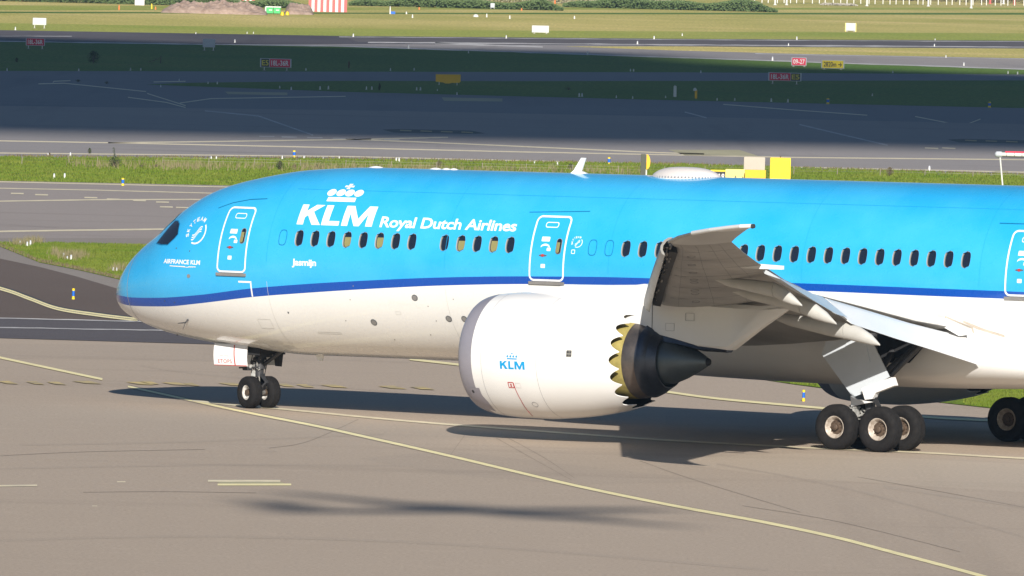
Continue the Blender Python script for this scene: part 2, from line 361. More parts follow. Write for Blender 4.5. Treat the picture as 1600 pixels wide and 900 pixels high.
sheet('runway_rubber', [(540, 58.5), (1070, 62.5), (1600, 65.8), (2300, 70), (2300, 77), (1600, 72.5), (1060, 69.3), (760, 66.4), (560, 65.5)], M['dark2'], -.018, parent=rw)
# cracks, seams and tyre marks on the apron
for l in ([(726, 680), (705, 709)], [(775, 684), (835, 718), (893, 750)], [(790, 682), (850, 715), (898, 747)], [(0, 712), (130, 706), (320, 702)], [(130, 769), (255, 768), (400, 770)], [(1160, 790), (1310, 815), (1500, 862)], [(1000, 720), (1080, 748), (1250, 800)],
          [(1340, 745), (1480, 770), (1640, 800)], [(560, 655), (480, 690), (420, 700)]):
    ribbon('seam', smoothpts(l), .5, M['rubber_mark'], .006, ap)
for l, t in (([(-50, 733), (200, 728), (400, 726), (640, 728)], 3), ([(-20, 845), (300, 838), (700, 850), (1200, 890)], 4), ([(0, 550), (180, 548), (330, 545)], 2.5), ([(220, 571), (320, 585), (700, 620)], 2.5), ([(1380, 760), (1660, 800)], 5), ([(30, 695), (300, 690), (600, 678)], 2.5), ([(1120, 725), (1330, 765), (1640, 850)], 3), ([(0, 560), (300, 556), (640, 566)], 2)):
    ribbon('worn_track', smoothpts(l), t, M['apron_worn'], .003, ap)
sheet('worn_patch', [(560, 716), (700, 704), (820, 718), (1130, 752), (900, 757), (700, 742)], M['apron_worn'], .002, parent=ap)
sheet('worn_patch', [(1040, 640), (1240, 640), (1500, 660), (1700, 680), (1700, 700), (1040, 672)], M['apron_worn'], .002, parent=ap)
sheet('worn_patch', [(-200, 535), (300, 540), (620, 560), (420, 566), (-200, 556)], M['apron_worn'], .002, parent=ap)
sheet('pale_patch', [(1000, 718), (1250, 708), (1700, 730), (1700, 775), (1250, 748)], M['apron_pale'], .002, parent=ap)
for q in ([(410, 705), (432, 704.5), (433, 706), (411, 706.5)], [(183, 752), (196, 752), (196, 753.4), (183, 753.4)], [(144, 790), (152, 790), (152, 791), (144, 791)]): sheet('paint_fleck', q, M['pale_line'] if q[0][0] < 200 else M['apron_worn'], .004, parent=ap)

# ================================================================ the airliner
# local frame: x aft from the nose wheels, y to starboard, z up; port side faces the camera
M['white'] = worn('white aircraft paint', (.80, .79, .77), .32, .07, .5, coat=.25, stretch=(.5, 1, 1.5))
M['wing_grey'] = worn('grey wing paint', (.46, .46, .45), .42, .14, .8, stretch=(.6, .6, 1), dirt=(.36, .35, .33))
M['wing_dirt_shade'] = worn('grimy wing paint with slat shade', (.37, .36, .34), .45, .3, .9, stretch=(1, .35, 1), dirt=(.20, .19, .175))
M['flap_grey'] = worn('pale grey flap paint', (.58, .62, .66), .38, .12, .7)
M['flap_light'] = worn('light flap paint', (.74, .75, .76), .38, .08, .7)
M['canoe'] = worn('fairing paint', (.50, .49, .46), .4, .15, 2)
M['steel'] = worn('bare steel', (.45, .44, .42), .35, .35, 6, metal=.8)
M['chrome'] = mat('polished strut chrome', (.7, .7, .7), .15, 1)
M['dark_metal'] = worn('dark gear metal', (.075, .075, .08), .5, .4, 8, metal=.4)
M['gear_white'] = worn('light gear paint', (.52, .52, .50), .4, .4, 9, dirt=(.18, .17, .15))
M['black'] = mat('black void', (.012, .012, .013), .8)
M['rubber'] = worn('tyre rubber', (.011, .0105, .011), .85, .3, 10, dirt=(.020, .018, .017), spec=.15)
M['rim'] = worn('dusty wheel rim', (.62, .56, .49), .45, .45, 12, metal=.15, dirt=(.26, .20, .15))
M['rim_white'] = worn('white wheel rim', (.74, .73, .70), .4, .3, 12, dirt=(.4, .36, .32))
M['slat_gear'] = worn('oily slat track metal', (.26, .24, .21), .45, .6, 5, dirt=(.05, .04, .035))
M['hub'] = worn('brown brake hub', (.17, .12, .085), .5, .5, 25, metal=.4)
M['lip'] = worn('dull grey inlet lip', (.34, .325, .37), .38, .12, 1.2, metal=.25)
M['primer'] = worn('yellow green primer', (.44, .36, .11), .6, .4, 5)
M['core'] = worn('heat stained metal', (.20, .165, .14), .38, .35, 2, metal=.75, dirt=(.11, .10, .10))
M['core_blue'] = worn('dark blued metal', (.10, .11, .135), .35, .35, 2, metal=.8)
M['plug'] = worn('dark exhaust cone metal', (.13, .155, .165), .42, .25, 2, metal=.6)
M['glass'] = mat('dark window glass', (.010, .016, .03), .06, 0, spec=.7)
M['bezel'] = worn('window reveal paint', (.24, .23, .20), .4, .2, 6)
M['blind'] = worn('cream window blind', (.25, .23, .09), .6, .1, 5)
M['decal_white'] = mat('white lettering', (.82, .82, .80), .35, coat=.2)
M['decal_blue'] = mat('blue lettering', (.0, .30, .62), .35)
M['decal_red'] = mat('red marking', (.45, .04, .035), .4)
M['decal_grey'] = mat('grey marking', (.33, .33, .34), .4)
M['panel_line'] = mat('panel gap', (.10, .11, .12), .6)
M['blue_line'] = mat('panel gap in blue', (.0, .14, .32), .5)
M['sill'] = worn('grey door sill', (.26, .25, .24), .5, .2, 5)

XN = -5.365; ZC = 4.7139; WIN0, WP, WZ = 3.387, .6096, 5.48
KS = np.sqrt(np.array([0, .06, .2, .45, .8, 1.3, 2, 2.9, 4, 5.5, 7.5, 10.]))
ZT = np.array([3.354, 3.667, 3.948, 4.304, 4.71, 5.128, 5.603, 6.323, 6.889, 7.269, 7.569, 7.684])
ZB = np.array([3.354, 3.156, 2.983, 2.794, 2.654, 2.479, 2.288, 2.134, 1.988, 1.862, 1.744, 1.744])
WD = np.array([0, .305, .603, .898, 1.224, 1.511, 1.804, 2.136, 2.432, 2.678, 2.831, 2.885])
def pchip(xk, yk, x):
    x = np.asarray(x, float); h = np.diff(xk); d = np.diff(yk) / h; m = np.zeros_like(yk); m[0] = d[0]
    for i in range(1, len(xk) - 1):
        if d[i - 1] * d[i] > 0:
            w1 = 2 * h[i] + h[i - 1]; w2 = h[i] + 2 * h[i - 1]; m[i] = (w1 + w2) / (w1 / d[i - 1] + w2 / d[i])
    i = np.clip(np.searchsorted(xk, x) - 1, 0, len(xk) - 2); t = np.clip((x - xk[i]) / h[i], 0, 1)
    return yk[i] * (2 * t**3 - 3 * t * t + 1) + h[i] * m[i] * (t**3 - 2 * t * t + t) + yk[i + 1] * (-2 * t**3 + 3 * t * t) + h[i] * m[i + 1] * (t**3 - t * t)
def prof(x):
    t = max(float(x) - XN, 0.0); s = math.sqrt(t)
    zt = float(pchip(KS, ZT, s)); zb = float(pchip(KS, ZB, s)); w_ = float(pchip(KS, WD, s))
    zm = 3.354 + (ZC - 3.354) * min(t / 9, 1) ** .7
    if x > 33:                                    # tail cone
        k = min((x - 33) / 24.2, 1); e = k ** 1.7
        zb = zb + (7.0 - zb) * e; zt = zt - .45 * k * k; w_ = w_ * (1 - k ** 1.9) + .12 * k; zm = (zm * (1 - k) + (zt + zb) / 2 * k)
    return zt, zb, w_, zm
def SP(x, ph):
    zt, zb, w_, zm = prof(x); c = math.cos(ph)
    return Vector((x, -w_ * math.sin(ph), zm + ((zt - zm) if c > 0 else (zm - zb)) * c))
def phz(x, z):
    zt, zb, w_, zm = prof(x); c = (z - zm) / ((zt - zm) if z > zm else (zm - zb)); return math.acos(max(-1, min(1, c)))
def PS(x, z, off=0.0):                             # point of the port skin at side-view position (x, z)
    ph = phz(x, z); p = SP(x, ph)
    a = SP(x + .02, ph) - SP(x - .02 if x - .02 > XN else x, ph); b = SP(x, ph + .01) - SP(x, ph - .01)
    n = a.cross(b).normalized()
    if n.y > 0: n = -n
    return p + n * off
ST = [(-5.2, 3.44), (-4.78, 3.44), (-3.96, 3.40), (-2.45, 3.44), (-.67, 3.58), (1.49, 3.85), (3.71, 4.06), (5.67, 4.21), (9.04, 4.42), (12.2, 4.54), (16.1, 4.605), (22, 4.61), (27, 4.59), (34, 4.57), (60, 4.57)]
SB = [(-5.3, 3.22), (-4.97, 3.21), (-4.05, 3.13), (-2.24, 3.17), (-.76, 3.31), (1.67, 3.60), (3.66, 3.78), (5.63, 3.94), (9.03, 4.17), (12.13, 4.30), (16.1, 4.37), (22.5, 4.385), (27, 4.36), (34, 4.35), (60, 4.35)]
_sx = np.array([p[0] for p in ST]); _sz = np.array([p[1] for p in ST]); _bx = np.array([p[0] for p in SB]); _bz = np.array([p[1] for p in SB])
def stripe(x): return float(pchip(_sx, _sz, x)), float(pchip(_bx, _bz, x))

def livery_mat():
    m = mat('airliner livery paint', (.0, .36, .78), .26, 0, .75); B(m).inputs['Coat Roughness'].default_value = .04
    a1 = N(m, 'ShaderNodeAttribute', attribute_name='above_stripe'); a2 = N(m, 'ShaderNodeAttribute', attribute_name='above_belly')
    tc = N(m, 'ShaderNodeTexCoord')
    def noise(sc, st, det=5.0):
        mp = N(m, 'ShaderNodeMapping'); mp.inputs['Scale'].default_value = st
        n = N(m, 'ShaderNodeTexNoise', Scale=sc, Detail=det, Roughness=.6); L(m, tc.outputs['Object'], mp.inputs[0]); L(m, mp.outputs[0], n.inputs['Vector']); return n.outputs[0]
    def rg(src, a, b, lo, hi):
        r = N(m, 'ShaderNodeMapRange'); r.inputs['From Min'].default_value = a; r.inputs['From Max'].default_value = b
        r.inputs['To Min'].default_value = lo; r.inputs['To Max'].default_value = hi; L(m, src, r.inputs[0]); return r.outputs[0]
    def mix(a, b, f):
        x = m.node_tree.nodes.new('ShaderNodeMix'); x.data_type = 'RGBA'
        for s_, k in ((a, 6), (b, 7)):
            if isinstance(s_, tuple): x.inputs[k].default_value = (*s_, 1)
            else: L(m, s_, x.inputs[k])
        L(m, f, x.inputs[0]); return x.outputs[2]
    def gt(src, v):
        g = N(m, 'ShaderNodeMath', operation='GREATER_THAN'); g.inputs[1].default_value = v; L(m, src, g.inputs[0]); return g.outputs[0]
    blue = mix((.020, .385, .76), (.045, .435, .80), rg(noise(.35, (1, .4, 1.4)), .35, .65, 0, 1))
    white = mix((.80, .79, .765), (.66, .64, .60), rg(noise(.9, (.6, 1, 1.8), 7), .58, .85, 0, .5))
    c = mix(white, (.0, .068, .385), gt(a2.outputs['Fac'], 0)); c = mix(c, blue, gt(a1.outputs['Fac'], 0))
    L(m, c, B(m).inputs['Base Color']); L(m, rg(noise(1.5, (1, 1, 1)), .3, .7, .2, .36), B(m).inputs['Roughness'])
    bp = N(m, 'ShaderNodeBump', Strength=.10, Distance=.02); L(m, noise(.8, (1, 1, .6), 2), bp.inputs['Height']); L(m, bp.outputs[0], B(m).inputs['Normal'])
    return m
M['livery'] = livery_mat()
def paint_attr(o):
    me = o.data; n = len(me.vertices); a = me.attributes.new('above_stripe', 'FLOAT', 'POINT'); b = me.attributes.new('above_belly', 'FLOAT', 'POINT')
    for i, v in enumerate(me.vertices):
        st, sb = stripe(v.co.x); a.data[i].value = v.co.z - st; b.data[i].value = v.co.z - sb

plane = empty('airliner', (GX, GY, 0)); plane.rotation_euler = (0, -PITCH, -THETA)
tag(plane, 'blue and white twin engine airliner with crown logo taxiing to the left on the apron', 'airliner')

# ---- fuselage skin with real window openings
win_ids = list(range(0, 8)) + list(range(9, 14)) + list(range(20, 41))
xs = [XN + t for t in (0, .004, .015, .035, .06, .1, .15, .21, .28, .36, .45, .56, .68, .8, .95, 1.1, 1.3, 1.5, 1.75, 2.0, 2.3, 2.6, 2.95, 3.3, 3.7, 4.1, 4.5, 4.9, 5.3, 5.7, 6.1, 6.5, 6.9, 7.3, 7.7, 8.0, 8.25)]
xs = [x for x in xs if x < WIN0 - WP / 2 - .1]
cell0 = WIN0 - WP / 2; ncell = 44
xs += [cell0 + WP * k for k in range(ncell + 1)]
xs += list(np.linspace(xs[-1] + .7, 57.2, 34))
ZW1, ZW2 = WZ + .36, WZ - .36
NA, NBW, NC = 18, 3, 20           # rows: crown to window band, window band, window band to keel
def rows(x):
    zt, zb, w_, zm = prof(x)
    a = phz(x, ZW1) if (zt > ZW1 + .1) else .9; b = phz(x, ZW2) if (zt > ZW1 + .1) else 1.15
    k = min(max((x - (-1.0)) / 3.5, 0), 1); a = .9 + (a - .9) * k; b = 1.15 + (b - 1.15) * k
    return [a * i / NA for i in range(NA)] + [a + (b - a) * i / NBW for i in range(NBW)] + [b + (math.pi - b) * i / NC for i in range(NC + 1)]
V = []; Fc = []; grid = []
for x in xs:
    r = rows(x); col = []
    for ph in r: col.append(len(V)); V.append(SP(x, ph))
    for ph in r[-2:0:-1]: col.append(len(V)); p = SP(x, ph); V.append(Vector((p.x, -p.y, p.z)))
    grid.append(col)
nr = len(grid[0])
hole_cells = {len([x for x in xs if x < cell0 - 1e-6]) + i for i in win_ids}
WW, WH = .155, .245
def win_loop(xc, n=28, sw=WW, sh=WH):
    out = []
    for k in range(n):
        t = 2 * math.pi * k / n; c, s_ = math.cos(t), math.sin(t); e = .62
        out.append((xc + sw * math.copysign(abs(c) ** e, c), WZ + sh * math.copysign(abs(s_) ** (.72), s_)))
    return out
for i in range(len(xs) - 1):
    for j in range(nr):
        if i in hole_cells and NA <= j < NA + NBW: continue
        k = (j + 1) % nr; Fc.append((grid[i][j], grid[i][k], grid[i + 1][k], grid[i + 1][j]))
for i in sorted(hole_cells):
    # outer boundary ring of the window cell, then the opening
    a = [grid[i][NA + q] for q in range(NBW + 1)]; b = [grid[i + 1][NA + q] for q in range(NBW + 1)]
    outer = a + b[::-1]                               # top-left, down, then up the far side
    xc = (xs[i] + xs[i + 1]) / 2; loop = win_loop(xc); base_i = len(V)
    for (x, z) in loop: V.append(PS(x, z))
    n = len(loop)
    # nearest angular matching
    def ang(p): return math.atan2((p.z - WZ) / .36, (p.x - xc) / (WP / 2))
    oa = [(ang(V[v]), v) for v in outer]
    la = [(ang(V[base_i + k]), base_i + k) for k in range(n)]
    oa.sort(); la.sort(); O = [v for _, v in oa]; Lp = [v for _, v in la]; OA = [a_ for a_, _ in oa]; LA = [a_ for a_, _ in la]
    ii = jj = 0
    while ii < len(O) or jj < n:
        o0, l0 = O[ii % len(O)], Lp[jj % n]
        na_ = OA[(ii + 1) % len(O)] + (2 * math.pi if ii + 1 >= len(O) else 0); nb_ = LA[(jj + 1) % n] + (2 * math.pi if jj + 1 >= n else 0)
        if jj >= n or (ii < len(O) and na_ <= nb_): Fc.append((o0, O[(ii + 1) % len(O)], l0)); ii += 1
        else: Fc.append((o0, Lp[(jj + 1) % n], l0)); jj += 1
fus = mk('fuselage', V, Fc, M['livery'], plane)
bm = bmesh.new(); bm.from_mesh(fus.data); bmesh.ops.remove_doubles(bm, verts=bm.verts, dist=1e-5); bmesh.ops.recalc_face_normals(bm, faces=bm.faces); bm.to_mesh(fus.data); bm.free()
fus.data.shade_smooth()
# exact normals from the hull function
nm = []
for v in fus.data.vertices:
    x = v.co.x; sgn = -1 if v.co.y <= 0 else 1
    ph = phz(x, v.co.z); h = .03
    a = SP(x + h, ph) - SP(max(x - h, XN), ph); b = SP(x, min(ph + .01, math.pi)) - SP(x, max(ph - .01, 0)); n_ = b.cross(a)
    if n_.length < 1e-9 or x < XN + .003: n_ = Vector((-1, 0, 0))
    n_.normalize()
    if n_.dot(Vector((-.2 if x < 0 else 0, v.co.y if v.co.y < 0 else -v.co.y, v.co.z - ZC))) < 0 and x > XN + .1: n_ = -n_
    if sgn > 0: n_.y = -n_.y
    nm.append(n_)
bad = sum(1 for v, n_ in zip(fus.data.vertices, nm) if v.normal.dot(n_) < .5)
if bad < 40:
    nm = [n_ if v.normal.dot(n_) > .5 else v.normal.copy() for v, n_ in zip(fus.data.vertices, nm)]
    fus.data.normals_split_custom_set_from_vertices(nm)
print('fuselage normals off:', bad)
paint_attr(fus)

# windows: reveal, pane, and a blind where the photograph shows one
blinds = {3: .68, 5: .72, 10: .68, 12: .74}
half = {0: .5}
fproto = None
for i in win_ids:
    xc = WIN0 + WP * i; lo = win_loop(xc); li = win_loop(xc, sw=WW - .012, sh=WH - .012)
    n = len(lo); vs = [PS(x, z, .004) for x, z in win_loop(xc, sw=WW + .006, sh=WH + .006)] + [PS(x, z, .004) for x, z in lo] + [PS(x, z, -.055) for x, z in li]
    fs = [(r_ * n + k, r_ * n + (k + 1) % n, (r_ + 1) * n + (k + 1) % n, (r_ + 1) * n + k) for r_ in (0, 1) for k in range(n)]
    fr = mk('window', vs, fs, M['bezel'], plane, True)
    pane = mk('pane', [PS(x, z, -.05) for x, z in li], [tuple(range(n))], M['glass'], fr)
    if i in blinds:
        zt_ = WZ + WH - (1 - blinds[i]) * 2 * WH
        # blind hangs inside the lower part of the pane
        pts = [(x, min(z, WZ - WH + blinds[i] * 2 * WH)) for x, z in win_loop(xc + .01, sw=WW - .03, sh=WH - .02)]
        mk('blind', [PS(x, z, -.044) for x, z in pts], [tuple(range(n))], M['blind'], fr)

# ---- paint on the skin: 2D outlines draped over the surface
def drape(name, splines, m, parent, mapper, off=.005, text=None, box=None, sx=.12, sz=.08, bold=0, shear=0, space=1.0, thick=0, stuff=False):
    if text is not None:
        cu = bpy.data.curves.new(name, 'FONT'); cu.body = text; cu.size = 1; cu.offset = bold; cu.shear = shear; cu.space_character = space
        cu.resolution_u = 3; cu.fill_mode = 'FRONT'
    else:
        cu = bpy.data.curves.new(name, 'CURVE'); cu.dimensions = '2D'; cu.fill_mode = 'FRONT'
        for sp in splines:
            s_ = cu.splines.new('POLY'); s_.points.add(len(sp) - 1); s_.use_cyclic_u = True
            for k, p in enumerate(sp): s_.points[k].co = (p[0], p[1], 0, 1)
    o = bpy.data.objects.new(name, cu); C.objects.link(o)
    dg = bpy.context.evaluated_depsgraph_get(); me = bpy.data.meshes.new_from_object(o.evaluated_get(dg)); bpy.data.objects.remove(o); bpy.data.curves.remove(cu)
    bm = bmesh.new(); bm.from_mesh(me); bmesh.ops.remove_doubles(bm, verts=bm.verts, dist=1e-5)
    if box:
        X = [v.co.x for v in bm.verts]; Z = [v.co.y for v in bm.verts]; x0, x1, z0, z1 = min(X), max(X), min(Z), max(Z)
        for v in bm.verts:
            v.co.x = box[0] + (v.co.x - x0) / (x1 - x0) * (box[1] - box[0]); v.co.y = box[2] + (v.co.y - z0) / (z1 - z0) * (box[3] - box[2])
    X = [v.co.x for v in bm.verts]; Z = [v.co.y for v in bm.verts]
    for lo, hi, st, ax in ((min(X), max(X), sx, (1, 0, 0)), (min(Z), max(Z), sz, (0, 1, 0))):
        if not st: continue
        k = lo + st * .5
        while k < hi:
            bmesh.ops.bisect_plane(bm, geom=bm.verts[:] + bm.edges[:] + bm.faces[:], plane_co=Vector(ax) * k, plane_no=ax); k += st
    for v in bm.verts: v.co = mapper(v.co.x, v.co.y, off)
    for f in bm.faces: f.smooth = True
    bm.to_mesh(me); bm.free(); me.materials.clear(); me.materials.append(m); me.name = name
    ob = bpy.data.objects.new(name, me); C.objects.link(ob)
    if parent: ob.parent = parent
    return ob
def rrect(x0, x1, z0, z1, r, n=5, lean=0):
    out = []
    for cx, cz, a0 in ((x1 - r, z1 - r, 0), (x0 + r, z1 - r, 90), (x0 + r, z0 + r, 180), (x1 - r, z0 + r, 270)):
        for k in range(n + 1):
            a = R(a0 + 90 * k / n); out.append((cx + r * math.cos(a), cz + r * math.sin(a)))
    return out
def circ(x, z, rx, rz=None, n=20): return [(x + rx * math.cos(2 * math.pi * k / n), z + (rz or rx) * math.sin(2 * math.pi * k / n)) for k in range(n)]
def shift(f, dx, dz): return lambda x, z, o: f(x + dx, z + dz, o)
DW = M['decal_white']
# crown emblem and the three big letters
drape('crown_band', [[(4.00, 6.635), (5.08, 6.635), (5.06, 6.765), (4.00, 6.765)]], DW, plane, PS)
for k in range(4): drape('crown_ball', [circ(4.03 + .345 * k + (.0, .01, .0, .0)[k], 6.905, .165, .105)], DW, plane, PS)
drape('crown_cross', [[(4.48, 7.02), (4.62, 7.02), (4.59, 7.08), (4.72, 7.075), (4.72, 7.13), (4.60, 7.125), (4.62, 7.18), (4.48, 7.18), (4.50, 7.125), (4.38, 7.13), (4.38, 7.075), (4.51, 7.08)]], DW, plane, PS)
z0, z1 = 5.90, 6.515
def pl(pts): return [(x, z0 + z * (z1 - z0)) for x, z in pts]
drape('letter', [pl([(3.17, 0), (3.42, 0), (3.42, .36), (3.52, .48), (3.76, 0), (4.08, 0), (3.70, .66), (4.04, 1), (3.72, 1), (3.42, .68), (3.42, 1), (3.17, 1)])], DW, plane, PS)
drape('letter', [pl([(4.12, 0), (4.78, 0), (4.78, .22), (4.38, .22), (4.38, 1), (4.12, 1)])], DW, plane, PS)
drape('letter', [pl([(4.88, 0), (5.11, 0), (5.11, .62), (5.36, 0), (5.55, 0), (5.79, .62), (5.79, 0), (6.04, 0), (6.04, 1), (5.73, 1), (5.46, .36), (5.18, 1), (4.88, 1)])], DW, plane, PS)
drape('lettering', None, DW, plane, PS, text='Royal Dutch Airlines', box=(6.33, 11.42, 5.79, 6.225), bold=.022, space=.97)
drape('lettering', None, DW, plane, PS, text='Jasmijn', box=(3.20, 4.13, 4.56, 4.835), bold=.03, space=.95)
drape('lettering', None, DW, plane, PS, text='AIRFRANCE KLM', box=(-2.22, -.52, 4.53, 4.675), bold=.03, space=1.0)
drape('lettering_swoosh', [[(-1.9, 4.475), (-1.2, 4.47), (-1.1, 4.43), (-1.02, 4.47), (-.7, 4.475), (-.7, 4.45), (-1.9, 4.45)]], DW, plane, PS)
# round alliance emblem: ring arc, letters round it, ribbon knot
def emblem(cx, cz, rx, rz, sc=1):
    def arc(a0, a1, r0, r1, n=14):
        o = [(cx + rx * r0 * math.cos(R(a0 + (a1 - a0) * k / n)), cz + rz * r0 * math.sin(R(a0 + (a1 - a0) * k / n))) for k in range(n + 1)]
        return o + [(cx + rx * r1 * math.cos(R(a0 + (a1 - a0) * k / n)), cz + rz * r1 * math.sin(R(a0 + (a1 - a0) * k / n))) for k in range(n, -1, -1)]
    drape('emblem_ring', [arc(-112, 40, .80, .92)], DW, plane, PS)
    for k, ch in enumerate('SKYTEAM'):
        a = R(196 - 21.5 * k); x = cx + rx * .98 * math.cos(a); z = cz + rz * .98 * math.sin(a)
        th = a - math.pi / 2; w_, h_ = .055 * sc, .065 * sc
        def mp(px, pz, o, x=x, z=z, th=th): return PS(x + px * math.cos(th) - pz * math.sin(th), z + px * math.sin(th) + pz * math.cos(th), o)
        drape('emblem_letter', None, DW, plane, mp, text=ch, box=(-w_, w_, -h_, h_), bold=.03, sx=0, sz=0)
    for d in (-.22, -.05, .12):
        pts = []; q = []
        for k in range(13):
            t = -1 + k / 6; px = t * .42; pz = t * .30 + d + .13 * math.sin(t * 3.0) - .05
            pts.append((cx + rx * px, cz + rz * (pz + .045))); q.append((cx + rx * px, cz + rz * (pz - .045)))
        drape('emblem_ribbon', [pts + q[::-1]], DW, plane, PS)
emblem(-.90, 5.55, .44, .42)
emblem(13.78, 5.62, .20, .17, .45)
drape('placard', [rrect(13.60, 13.74, 5.27, 5.40, .03), rrect(13.62, 13.72, 5.29, 5.38, .02)], DW, plane, PS)
drape('bracket_mark', [[(1.08, 4.085), (1.60, 4.085), (1.60, 3.60), (1.545, 3.60), (1.545, 4.03), (1.08, 4.03)]], DW, plane, PS)
# plugged windows
for i in (-1, 18, 19):
    xc = WIN0 + WP * i - (.03 if i < 0 else 0)
    drape('window_plug', [win_loop(xc, sw=WW, sh=WH), win_loop(xc, sw=WW - .022, sh=WH - .022)], M['blue_line'], plane, PS)
# radome seam
vs = []; fs = []
for k in range(60):
    a = math.pi * 2 * k / 60
    for dx in (-.012, .012):
        ph = a if a <= math.pi else 2 * math.pi - a
        xx = XN + 1.27 + dx; p = SP(xx, ph); 
        if a > math.pi: p.y = -p.y
        c_ = Vector((xx + .4, 0, prof(xx)[3])); vs.append(p + (p - c_).normalized() * .004)
for k in range(60): j = (k + 1) % 60; fs.append((2 * k, 2 * k + 1, 2 * j + 1, 2 * j))
mk('radome_seam', vs, fs, M['decal_grey'], plane)

def hull_seam(x, z0, z1, m, nm='hull_seam', w_=.012):
    n = 26; vs = []
    for k in range(n + 1):
        z = z0 + (z1 - z0) * k / n; vs += [PS(x - w_ / 2, z, .0025), PS(x + w_ / 2, z, .0025)]
    return mk(nm, vs, [(2 * k, 2 * k + 1, 2 * k + 3, 2 * k + 2) for k in range(n)], m, plane)
M['seam_blue'] = mat('faint seam in blue', (.01, .30, .62), .4); M['seam_white'] = mat('faint seam in white', (.56, .55, .52), .5)
for x in (2.2, 8.95, 15.0, 22.0, 28.3):
    hull_seam(x, 4.7, 7.55, M['seam_blue']); hull_seam(x, 1.95, 4.1, M['seam_white'])
drape('hull_seam', [[(2.6, 6.98), (30, 7.0), (30, 7.012), (2.6, 6.992)]], M['seam_blue'], plane, PS, .0025, sx=.5)
for x0, x1, z0, z1 in ((3.6, 4.5, 2.5, 2.56), (6.9, 7.1, 3.2, 3.3), (9.9, 10.6, 2.7, 3.3), (1.5, 2.0, 2.6, 2.9), (11.0, 11.4, 3.3, 3.6)):
    drape('access_panel', [rrect(x0, x1, z0, z1, .025), rrect(x0 + .01, x1 - .01, z0 + .01, z1 - .01, .02)], M['seam_white'], plane, PS, .003)
for x, z in ((5.3, 3.62), (4.9, 2.95), (8.2, 3.5), (7.9, 2.6), (6.4, 2.4), (9.2, 3.75), (5.5, 4.05), (8.35, 3.05)): drape('static_port', [circ(x, z, .02, n=8)], M['sill'], plane, PS, .006)

# doors
def door(x0, x1, z0, z1, wx):
    nx, nz = 8, 18; vs = []; fs = []
    for k in range(nz + 1):
        for i in range(nx + 1):
            vs.append(PS(x0 + (x1 - x0) * i / nx, z0 + (z1 - z0) * k / nz, .012))
    for k in range(nz):
        for i in range(nx): a = k * (nx + 1) + i; fs.append((a, a + 1, a + nx + 2, a + nx + 1))
    nb = len(vs); ring = [i for i in range(nx + 1)] + [k * (nx + 1) + nx for k in range(1, nz + 1)] + [nz * (nx + 1) + i for i in range(nx - 1, -1, -1)] + [k * (nx + 1) for k in range(nz - 1, 0, -1)]
    for r_ in ring:
        i, k = r_ % (nx + 1), r_ // (nx + 1); vs.append(PS(x0 + (x1 - x0) * i / nx, z0 + (z1 - z0) * k / nz, -.02))
    for q in range(len(ring)): j = (q + 1) % len(ring); fs.append((ring[q], nb + q, nb + j, ring[j]))
    d = mk('door', vs, fs, M['livery'], plane, False); autosmooth(d, 50); paint_attr(d)
    t = .062
    drape('door_outline', [rrect(x0 - t, x1 + t, z0 - t, z1 + t, .17), rrect(x0 - .005, x1 + .005, z0 - .005, z1 + .005, .12)], DW, d, PS, .018)
    drape('door_vent', [rrect(x0 + .32, x0 + .80, z1 - .30, z1 - .13, .07), rrect(x0 + .345, x0 + .775, z1 - .275, z1 - .155, .05)], DW, d, PS, .016)
    zc = z0 + 1.13
    drape('placard', [rrect(x0 + .30, x0 + .60, zc + .02, zc + .16, .02)], DW, d, PS, .016)
    drape('handle_arc', [[(x0 + .30 + .17 * (1 - math.cos(R(a))) * 1.0, zc - .17 + .12 * math.sin(R(a))) for a in range(20, 171, 15)] + [(x0 + .30 + .17 * (1 - math.cos(R(a))), zc - .20 + .09 * math.sin(R(a))) for a in range(170, 19, -15)]], DW, d, PS, .016)
    drape('placard', [rrect(x0 + .54, x0 + .68, zc - .27, zc - .17, .02)], DW, d, PS, .016)
    drape('handle_plate', [circ(x0 + .42, zc - .41, .15, .035)], M['panel_line'], d, PS, .017)
    drape('handle', [rrect(x0 + .37, x0 + .47, zc - .45, zc - .37, .03)], M['decal_red'], d, PS, .030)
    drape('placard', [rrect(x0 + .37, x0 + .53, zc - .79, zc - .67, .02)], DW, d, PS, .016)
    lo = [(x + wx - 0, z) for x, z in rrect(-.10, .10, WZ - .24, WZ + .24, .095)]
    li = [(x + wx, z) for x, z in rrect(-.085, .085, WZ - .225, WZ + .225, .08)]
    n = len(lo); vs = [PS(x, z, .03) for x, z in lo] + [PS(x, z, .03) for x, z in li] + [PS(x, z, .014) for x, z in li] + [PS(x, z, .0) for x, z in lo]
    fs = [(a * n + k, a * n + (k + 1) % n, (a + 1) * n + (k + 1) % n, (a + 1) * n + k) for a in (0, 1) for k in range(n)] + [(k, 3 * n + k, 3 * n + (k + 1) % n, (k + 1) % n) for k in range(n)]
    mk('window_frame', vs, fs, M['bezel'], d); mk('pane', [PS(x, z, .018) for x, z in li], [tuple(range(n))], M['glass'], d)
    mk('blind', [PS(x, min(z, WZ + .12), .022) for x, z in [(a + wx - .02, b) for a, b in rrect(-.06, .05, WZ - .2, WZ + .2, .05)]], [tuple(range(24))], M['blind'], d)
    # sill step under the door
    vs = []; fs = []
    for i in range(9):
        x = x0 - .06 + (x1 - x0 + .12) * i / 8
        vs += [PS(x, z0 - .075, .002), PS(x, z0 - .075, .06), PS(x, z0 - .165, .05), PS(x, z0 - .165, .002)]
    for i in range(8):
        for q in range(3): fs.append((4 * i + q, 4 * i + q + 1, 4 * i + q + 5, 4 * i + q + 4))
    fs += [(0, 1, 2, 3), (35, 34, 33, 32)]
    mk('door_sill', vs, fs, M['sill'], plane)
